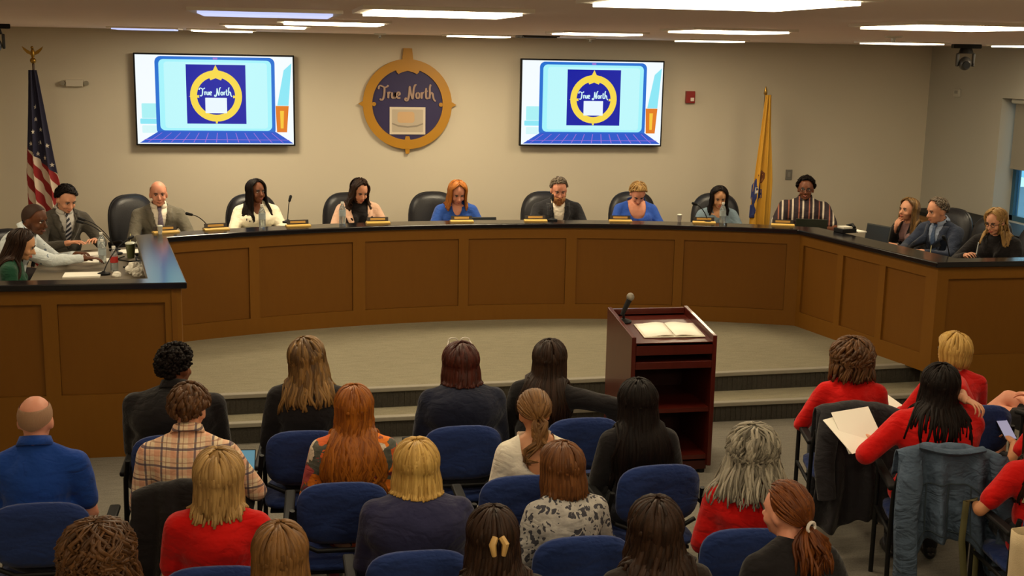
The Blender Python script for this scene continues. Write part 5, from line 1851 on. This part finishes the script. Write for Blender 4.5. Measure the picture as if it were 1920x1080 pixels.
# ================================================================ THINGS ON THE DESK
LZ = TZ + .045
m_npbase = M('nameplate_wood', 'e0b860', .5)
m_npplate = M('nameplate_dark', '2b2118', .4)
m_npbrass = M('nameplate_brass', 'b98f45', .35, metal=.5)
NP = [(-.95, 10.93, .35, 'bald man in grey suit'), (-.53, 11.08, .3, 'long-haired woman in cream'), (.19, 11.26, .2, 'gap between the cream and blush women'),
      (.93, 11.42, .1, 'woman in blush cardigan'), (1.73, 11.47, 0, 'red-haired woman in royal blue'), (2.45, 11.48, -.05, 'bearded man in charcoal suit'),
      (3.28, 11.42, -.15, 'blond woman in bright blue'), (4.08, 11.27, -.25, 'dark-haired woman in slate'), (4.80, 11.05, -.35, 'man in striped shirt')]
for x, y, r_, who in NP:
    t = thing('nameplate', 'name plate on a yellow wooden base by the ' + who, 'name plate', (x, y, LZ), r_, 'name plates along the ledge')
    MB().prism_yz([(-.05, 0), (.05, 0), (.05, .01), (.012, .018), (-.05, .012)], -.11, .11).build('base', m_npbase, t, bevel=.002)
    MB().box((0, .02, .036), (.2, .012, .038), 0, radians(-12)).build('plate', m_npplate, t, bevel=.002)
    MB().box((0, .0125, .037), (.14, .004, .02), 0, radians(-12)).build('brass_strip', m_npbrass, t)

def mic(x, y, z, rz, lean_, label, L=.34):
    t = thing('gooseneck_microphone', label, 'microphone', (x, y, z), rz, 'gooseneck microphones on the desk')
    MB().lathe([(.05, 0), (.05, .014), (.02, .022), (.01, .03)]).build('base', m_black, t, smooth=True)
    path = [(0, -.0 - lean_ * (k / 10) ** 1.3 * L, .02 + L * (1 - .25 * (k / 10) ** 2) * (k / 10)) for k in range(11)]
    MB().tube(path, .0045, 6).build('neck', m_blackmetal, t, smooth=True)
    a = Vector(path[-1]); b = a + (Vector(path[-1]) - Vector(path[-2])).normalized() * .045
    MB().cap(a, b, .012, .014, 10).build('head', m_black, t, smooth='all')
mic(-.60, 11.10, LZ - .0, -1.2, .9, 'gooseneck microphone between the bald man and the woman in cream', .16)
mic(.10, 11.5, LZ - .0, 2.6, .15, 'gooseneck microphone beside the arm of the woman in cream', .24)
mic(-1.42, 11.25, WT, -1.2, .7, 'gooseneck microphone pointing at the man with striped tie', .36)
mic(-1.38, 11.05, WT, -1.3, .75, 'gooseneck microphone beside the clear cup with straw', .36)
mic(-1.36, 10.05, WT, 2.6, 1.1, 'gooseneck microphone bent low over the napkins', .3)
mic(4.12, 11.28, LZ, -1.2, .7, 'gooseneck microphone beside the dark-haired woman in slate', .22)
mic(2.62, 11.5, LZ - .0, 3.0, .1, 'thin gooseneck microphone in front of the bearded man', .24)
mic(5.6, 9.35, WT, -1.0, .35, 'gooseneck microphone between the man in navy and the woman in black', .42)

m_label = M('bottle_label', 'a8b4b8', .5); m_cap = M('bottle_cap', 'e4e2da', .5)
m_redlabel = M('bottle_label_red', 'b02a24', .5)
def bottle(x, y, z, label, lab=m_label):
    t = thing('water_bottle', label, 'bottle', (x, y, z), 0, 'plastic water bottles')
    MB().lathe([(.028, 0), (.031, .01), (.031, .06), (.029, .075), (.031, .09), (.031, .13), (.022, .158), (.0125, .175), (.0125, .185)], n=18).build('bottle', M('bottle_plastic', 'c9d2d4', .08, trans=.75), t, smooth=True)
    MB().lathe([(.0318, .07), (.0318, .12)], n=18).build('label', lab, t, smooth=True)
    MB().lathe([(.0145, .183), (.0145, .203)], n=14).build('cap', m_cap, t, smooth=True)
bottle(-.13, 11.24, LZ, 'water bottle in front of the woman in cream blouse')
bottle(.60, 11.42, LZ, 'water bottle in front of the woman in blush cardigan')
bottle(4.26, 11.25, LZ, 'water bottle in front of the dark-haired woman in slate')
bottle(-1.5, 11.0, WT, 'water bottle on the worktop in front of the man with striped tie')
bottle(-1.30, 10.22, WT, 'red-labelled water bottle beside the napkins', m_redlabel)
bottle(-1.44, 10.6, WT, 'water bottle beside the hand of the man in pale shirt')
def cup(x, y, z, label, col, straw):
    k = 1 if straw else .55
    t = thing('drink_cup', label, 'cup', (x, y, z))
    MB().lathe([(.03 * k, 0), (.042 * k, .12 * k), (.044 * k, .125 * k)], n=18).build('cup', M('cup_' + col, col, .1, trans=.3), t, smooth=True)
    MB().lathe([(.046 * k, .122 * k), (.046 * k, .13 * k), (.03 * k, .14 * k)], n=18).build('lid', M('lid_clear', 'd8dccc', .2), t, smooth=True)
    if straw:
        MB().tube([(0, 0, .1), (.004, 0, .21)], .004, 6).build('straw', M('straw_cream', 'd8d09a', .5), t, smooth=True)
cup(-1.24, 10.85, WT, 'clear iced drink cup with straw on the desk wing worktop', '6a7048', True)
cup(-.99, 10.85, LZ, 'small white paper cup on the ledge corner', 'd8d4c8', False)
cup(5.6, 9.7, LZ - .2, 'teal drink cup in front of the woman in black with glasses', '1d6a66', True)
cup(3.86, 11.36, LZ, 'small clear cup beside the blond woman in bright blue', 'b8b0ac', False)

def sheet(x, y, z, w, d, rz, label, th=.004, m=None, name='paper_sheet'):
    o = MB().box((0, 0, th / 2), (w, d, th)).build(name, m or m_paper, loc=(x, y, z), rz=rz)
    return tag(o, label, 'paper')
sheet(-1.52, 10.02, WT, .28, .20, .05, 'white paper pad lying alone on the desk wing worktop', .012)
sheet(-1.66, 11.0, WT, .30, .24, .3, 'white papers in front of the man with striped tie', .008)
sheet(-1.53, 10.72, WT, .26, .2, -.2, 'white papers under the hand of the man in pale shirt', .008)
sheet(-1.30, 11.18, WT, .26, .2, .15, 'white papers beside the clear iced drink cup', .006)
sheet(5.62, 10.35, WT, .22, .30, .2, 'white papers under the hands of the man in navy suit', .02)
sheet(5.36, 10.62, LZ, .1, .16, .2, 'small white card pile on the ledge by the woman resting her chin', .01)
sheet(-.15, 11.6, WT, .3, .22, .1, 'white papers behind the ledge by the woman in cream blouse')
sheet(5.9, 9.3, WT, .2, .28, .4, 'white note page in front of the woman in black with glasses')
# crumpled napkins
def napkin(x, y, z, s, label, seed):
    r = np.random.RandomState(seed)
    mb = MB(); mb.ell((0, 0, s * .6), (s, s * .8, s * .65), None, 22, 14)
    co = np.array(mb.v)
    d = np.zeros(len(co))
    for k in range(9):
        w = r.normal(size=3) * 45 * (.6 + .3 * k)
        d += np.abs(np.sin(co @ w + r.uniform(0, 6))) / (1 + .4 * k)
    nn = co - np.array([0, 0, s * .6]); nn /= np.linalg.norm(nn, axis=1)[:, None]
    co += nn * ((d - 1.4) * s * .16)[:, None]
    co[:, 2] = np.maximum(co[:, 2], 0)
    mb.v = [tuple(q) for q in co]
    tag(mb.build('napkin', m_paper, loc=(x, y, z)), label, 'napkin')
napkin(-1.12, 10.08, WT, .065, 'largest crumpled white napkin on the desk wing worktop', 3)
napkin(-1.08, 9.95, WT, .05, 'smaller crumpled white napkin beside the largest one', 9)
napkin(-1.25, 9.95, WT, .03, 'tiny crumpled white napkin scrap beside the paper pad', 5)
# cables and phone
tag(MB().tube([(-1.3, 10.9, WT + .006), (-1.35, 10.75, WT + .006), (-1.22, 10.62, WT + .006), (-1.12, 10.72, WT + .006), (-1.2, 10.85, WT + .006), (-1.15, 10.5, WT + .006), (-1.22, 10.3, WT + .006), (-1.12, 10.2, WT + .006)], .005, 6).build('cable', m_black, smooth=True),
    'black cable curled on the desk wing worktop', 'cable')
tag(MB().box((0, 0, .005), (.075, .15, .009)).build('smartphone', m_black, bevel=.003, loc=(-1.18, 10.33, WT), rz=.6), 'black phone lying on the worktop by the napkins', 'phone')
# laptops
def laptop(x, y, z, rz, label, col, open_=105):
    t = thing('laptop', label, 'laptop', (x, y, z), rz)
    m_ = M('laptop_' + col, col, .4, metal=.2)
    MB().box((0, 0, .009), (.31, .22, .016)).build('base', m_, t, bevel=.004)
    lid = MB().box((0, 0, .105), (.31, .008, .21)).build('lid', m_, t, bevel=.003)
    lid.location = (0, .11, .012); lid.rotation_euler = (radians(90 - open_), 0, 0)
    MB().box((0, -.0055, .107), (.285, .002, .18)).build('display', M('laptop_display', '20262a', .2), lid)
    MB().box((0, -.01, .0175), (.27, .1, .002)).build('keyboard', m_black, t)
laptop(5.62, 10.9, WT, facing(1, .35) + pi + pi / 2 * 0 + pi, 'dark laptop open in front of the woman resting her chin', '3a3a34', 100)
laptop(5.35, 11.62, WT, facing(-.4, -1), 'dark laptop open in front of the man in striped shirt', '3a4038', 110)
laptop(1.98, 11.66, WT + .0, 0, 'black laptop beside the red-haired woman in royal blue', '101014', 120)
t = thing('conference_phone', 'black desk phone box with white tray on the ledge by the striped shirt man', 'phone', (5.22, 10.58, LZ), .2)
MB().box((0, 0, .02), (.16, .14, .04)).build('body', m_black, t, bevel=.006)
MB().box((-.02, -.02, .05), (.1, .1, .02)).build('tray', m_white, t, bevel=.004)
MB().tube([(.06, .06, .05), (.08, 0, .07), (.06, -.06, .05)], .014, 8).build('handset', m_black, t, smooth=True)
# pen in hand
tag(MB().cyl((5.98, 9.6, 1.19), (5.96, 9.55, 1.30), .005, .004, 8).build('pen', M('pen_white', 'd8dce0', .3), smooth=True), 'white pen held by the woman in black with glasses', 'pen')

# ================================================================ COATS AND BAGS
def drape(name, label, cx, cy, rz, mat, w, top_z, back_len, front_len, seed, hemj=.05, sleeves=True, sleeve_len=.5, cat='jacket', tag_m=None, fa=.034):
    """coat hung over a chair back: a sheet over the top edge, folds growing downwards"""
    t = thing(name, label, cat, (cx, cy, 0), rz)
    r = np.random.RandomState(seed)
    nu, nv = 56, 44
    ph = r.uniform(0, 6.28, 6)
    def P(u, v_):
        # v from front hem (0) over the top to back hem (1)
        Lf, Lb = front_len, back_len
        s = v_ * (Lf + .1 + Lb)
        x = (u - .5) * w
        hem = 1 + hemj * (np.sin(u * 7 + ph[0]) + .5 * np.sin(u * 15 + ph[1]))
        if s < Lf:
            y = -.185; z = top_z - (Lf - s); d = Lf - s
        elif s < Lf + .1:
            a = (s - Lf) / .1 * pi
            y = -.235 + .05 * cos(a); z = top_z + .035 * sin(a); d = 0
        else:
            d = (s - Lf - .1) * hem
            y = -.285 - .06 * min(1, d / .3) ; z = top_z - d
        sag = .05 * abs(u - .5) ** 2 * 4
        k = min(1, .25 + d * 1.8)
        f = fa * k * (np.sin(u * 19 + ph[2] + 1.2 * d) + .6 * np.sin(u * 33 + ph[3] - 2 * d)) 
        spread = 1 + .10 * d
        return (x * spread + .012 * np.sin(9 * d + ph[4]) * k, y + f * (1 if s > Lf else -.4) - (.02 * k if s > Lf else 0), z - sag)
    vs = [P(i / nu, j / nv) for j in range(nv + 1) for i in range(nu + 1)]
    fs = [(j * (nu + 1) + i, j * (nu + 1) + i + 1, (j + 1) * (nu + 1) + i + 1, (j + 1) * (nu + 1) + i) for j in range(nv) for i in range(nu)]
    o = MB().add(vs, fs).build('coat_body', mat, t, smooth='all', solid=.007)
    if sleeves:
        for s_ in (-1, 1):
            x0 = s_ * w * (.36 if s_ < 0 else .46)
            pth = [(x0, -.27, top_z - .02), (x0 * 1.1, -.36, top_z - .14), (x0 * 1.16 + .01 * s_, -.415, top_z - .3), (x0 * 1.06, -.42, top_z - sleeve_len)]
            mb = MB().tube(pth, [.05, .062, .058, .052], 14, True, .55)
            mb.build('sleeve', mat, t, smooth=True)
    if cat == 'jacket':
        lay_ = lambda u, v_: Vector(P(u, v_)) + Vector((0, -.009, 0))
        v0 = (front_len + .1) / (front_len + .1 + back_len)
        for vv_ in (v0 + (1 - v0) * .34, v0 + (1 - v0) * .90):
            MB().tube([lay_(i / 40, vv_) for i in range(41)], .0045, 5).build('seam', M('denim_seam', '2c3842', .9), t, smooth=True)
        for uu_ in (.3, .5, .7):
            MB().tube([lay_(uu_, v0 + (1 - v0) * (.34 + .56 * i / 12)) for i in range(13)], .0045, 5).build('seam', M('denim_seam', '2c3842', .9), t, smooth=True)
        MB().tube([(-.16 + .32 * i / 12, -.29 - .02 * sin(pi * i / 12), top_z + .03 - .02 * sin(pi * i / 12)) for i in range(13)], .03, 8, True, .5).build('collar', mat, t, smooth=True)
    if tag_m:
        MB().box((-w * .5 + .02, -.34, top_z - .22), (.02, .004, .035)).build('label_tag', tag_m, t)
    return t
m_denim = M('denim', '425266', .9, var=(7, .5))
wrinkle(m_denim.node_tree, m_denim.node_tree.nodes['Principled BSDF'], .9)
c_coat = cloth('coat_dark', '2a282c', .9, .2)
drape('black_coat', 'black coat hung over the chair of the curly-haired woman in red', 3.34, 6.54, radians(-14), c_coat, .50, .875, .66, .16, 4, tag_m=m_white, cat='coat')
drape('denim_jacket', 'faded blue denim jacket hung over the chair of the black-haired woman in red', 3.45, 5.74, radians(-17), m_denim, .52, .875, .50, .12, 11, hemj=.17, sleeve_len=.66, fa=.05)
drape('black_coat', 'black coat hung over the chair of the man in plaid shirt', -.42, 5.72, radians(-3), cloth('coat_black', '1a1718', .9, .2), .46, .875, .60, .14, 21, tag_m=m_white, cat='coat', sleeves=False)
# cream canvas tote on the rear right chair
t = thing('tote_bag', 'cream canvas tote bag hanging on the back of a blue chair', 'bag', (3.58, 5.13, 0), radians(-8))
m_canvas = M('canvas', 'cdb893', .9, var=(10, .1), bmp=(200, .3))
bg = MB()
vs = []
for j in range(7):
    z = .30 + .42 * j / 6
    k = 1 + .12 * sin(pi * j / 6)
    for i in range(24):
        a = 2 * pi * i / 24
        vs.append((.22 * math.copysign(abs(cos(a)) ** .5, cos(a)), -.36 + .065 * k * math.copysign(abs(sin(a)) ** .7, sin(a)) + .006 * sin(5 * a + j), z))
fs = [(j * 24 + i, j * 24 + (i + 1) % 24, (j + 1) * 24 + (i + 1) % 24, (j + 1) * 24 + i) for j in range(6) for i in range(24)] + [tuple(range(23, -1, -1))]
bg.add(vs, fs).build('bag_body', m_canvas, t, smooth='all', solid=.004)
for s_ in (-1, 1):
    MB().tube([(s_ * .1, -.425, .5), (s_ * .1, -.42, .72), (s_ * .09, -.36, .88), (s_ * .09, -.25, .9), (s_ * .1, -.2, .8)], .018, 8, True, .25).build('strap', m_canvas, t, smooth=True)
# olive handbag hanging from the arm of the same chair
m_olive = M('olive_leather', '5e5a38', .5, var=(12, .15))
t = thing('handbag', 'olive handbag with metal clasp hanging by a long strap from a chair arm', 'bag', (3.42, 5.31, 0), radians(-8))
MB().tube([(-.0, .02, .22), (-.03, .03, .45), (-.02, .04, .655), (.03, .04, .67), (.05, .03, .6), (.05, .02, .22)], .018, 8, True, .3).build('strap', m_olive, t, smooth=True)
b_ = rounded_slab(.28, .2, .1, 3.5)
xf(b_, Matrix.Translation((0, .0, .115))).build('bag_body', m_olive, t, smooth='all')
MB().box((0, -.052, .13), (.07, .012, .05)).build('clasp', m_chrome, t, bevel=.004)
for s_ in (-1, 1):
    MB().tube([(s_ * .06 + .02 * cos(a), -.03, .21 + .02 * sin(a)) for a in [2 * pi * i / 12 for i in range(13)]], .004, 6).build('ring', m_chrome, t, smooth=True)

# ---- held things: placed from the hand positions of the holders
bpy.context.view_layer.update()
def hand_world(p, s_, d=(0, .08, 0)):
    el, wr, a = p['AR'][s_]
    Y = Vector(a['dir']).normalized() if a.get('dir') else (wr - el).normalized()
    return p['T'].matrix_world @ (wr + Y * .10), p['T'].rotation_euler.z
w_, rz_ = hand_world(pB3, -1)
for i, (dx, dz, tr) in enumerate(((0, 0, .25), (-.03, -.012, .5))):
    o = MB().box((0, 0, 0), (.22, .28, .003)).build('paper_sheet', m_paper, loc=(w_.x - .05 + dx, w_.y - .03, w_.z + .03 + dz), rz=rz_ + tr)
    o.rotation_euler = (radians(38 - 12 * i), radians(-8), rz_ + tr)
    tag(o, ('upper' if i == 0 else 'lower') + ' white paper sheet held by the woman with long black hair', 'paper')
w_, rz_ = hand_world(pB4, -1)
ph = thing('smartphone', 'phone with lit screen held by the person in red', 'phone', (w_.x, w_.y + .01, w_.z + .02), rz_)
ph.rotation_euler = (radians(35), 0, rz_)
MB().box((0, 0, 0), (.075, .15, .009)).build('case', m_black, ph, bevel=.003)
MB().box((0, 0, .0052), (.068, .14, .001)).build('screen', emis('phone_screen', 'c9bfd8', .55), ph)
o = MB().box((0, 0, 0), (.2, .26, .003)).build('paper_sheet', m_paper, loc=(3.72, 6.92, .74), rz=.4)
o.rotation_euler = (radians(18), 0, .4)
tag(o, 'white paper sheet held by the woman with short blond hair', 'paper')
ph = thing('smartphone', 'pale blue lit phone beside the arm of the plaid shirt man', 'phone', (-.17, 6.15, .74), -.1)
ph.rotation_euler = (radians(60), 0, -.1)
MB().box((0, 0, 0), (.08, .16, .009)).build('case', m_black, ph, bevel=.003)
MB().box((0, 0, .0052), (.072, .15, .001)).build('screen', emis('phone_screen2', '7fb8c8', .5), ph)

# eyeglasses resting on the auburn hair
t = thing('eyeglasses', 'clear eyeglasses pushed up on the dark auburn hair', 'glasses', pA5['T'].matrix_world @ pA5['H'](0, .035, .185))
gm = M('glasses_clear', 'd8d0c8', .1)
for s_ in (-1, 1):
    MB().tube([(s_ * (.035 + .026 * cos(a)), .02, .012 + .016 * sin(a)) for a in [2 * pi * i / 14 for i in range(15)]], .003, 6).build('rim', gm, t, smooth=True)
    MB().tube([(s_ * .06, .02, .012), (s_ * .075, -.04, -.01)], .003, 6).build('temple', gm, t, smooth=True)
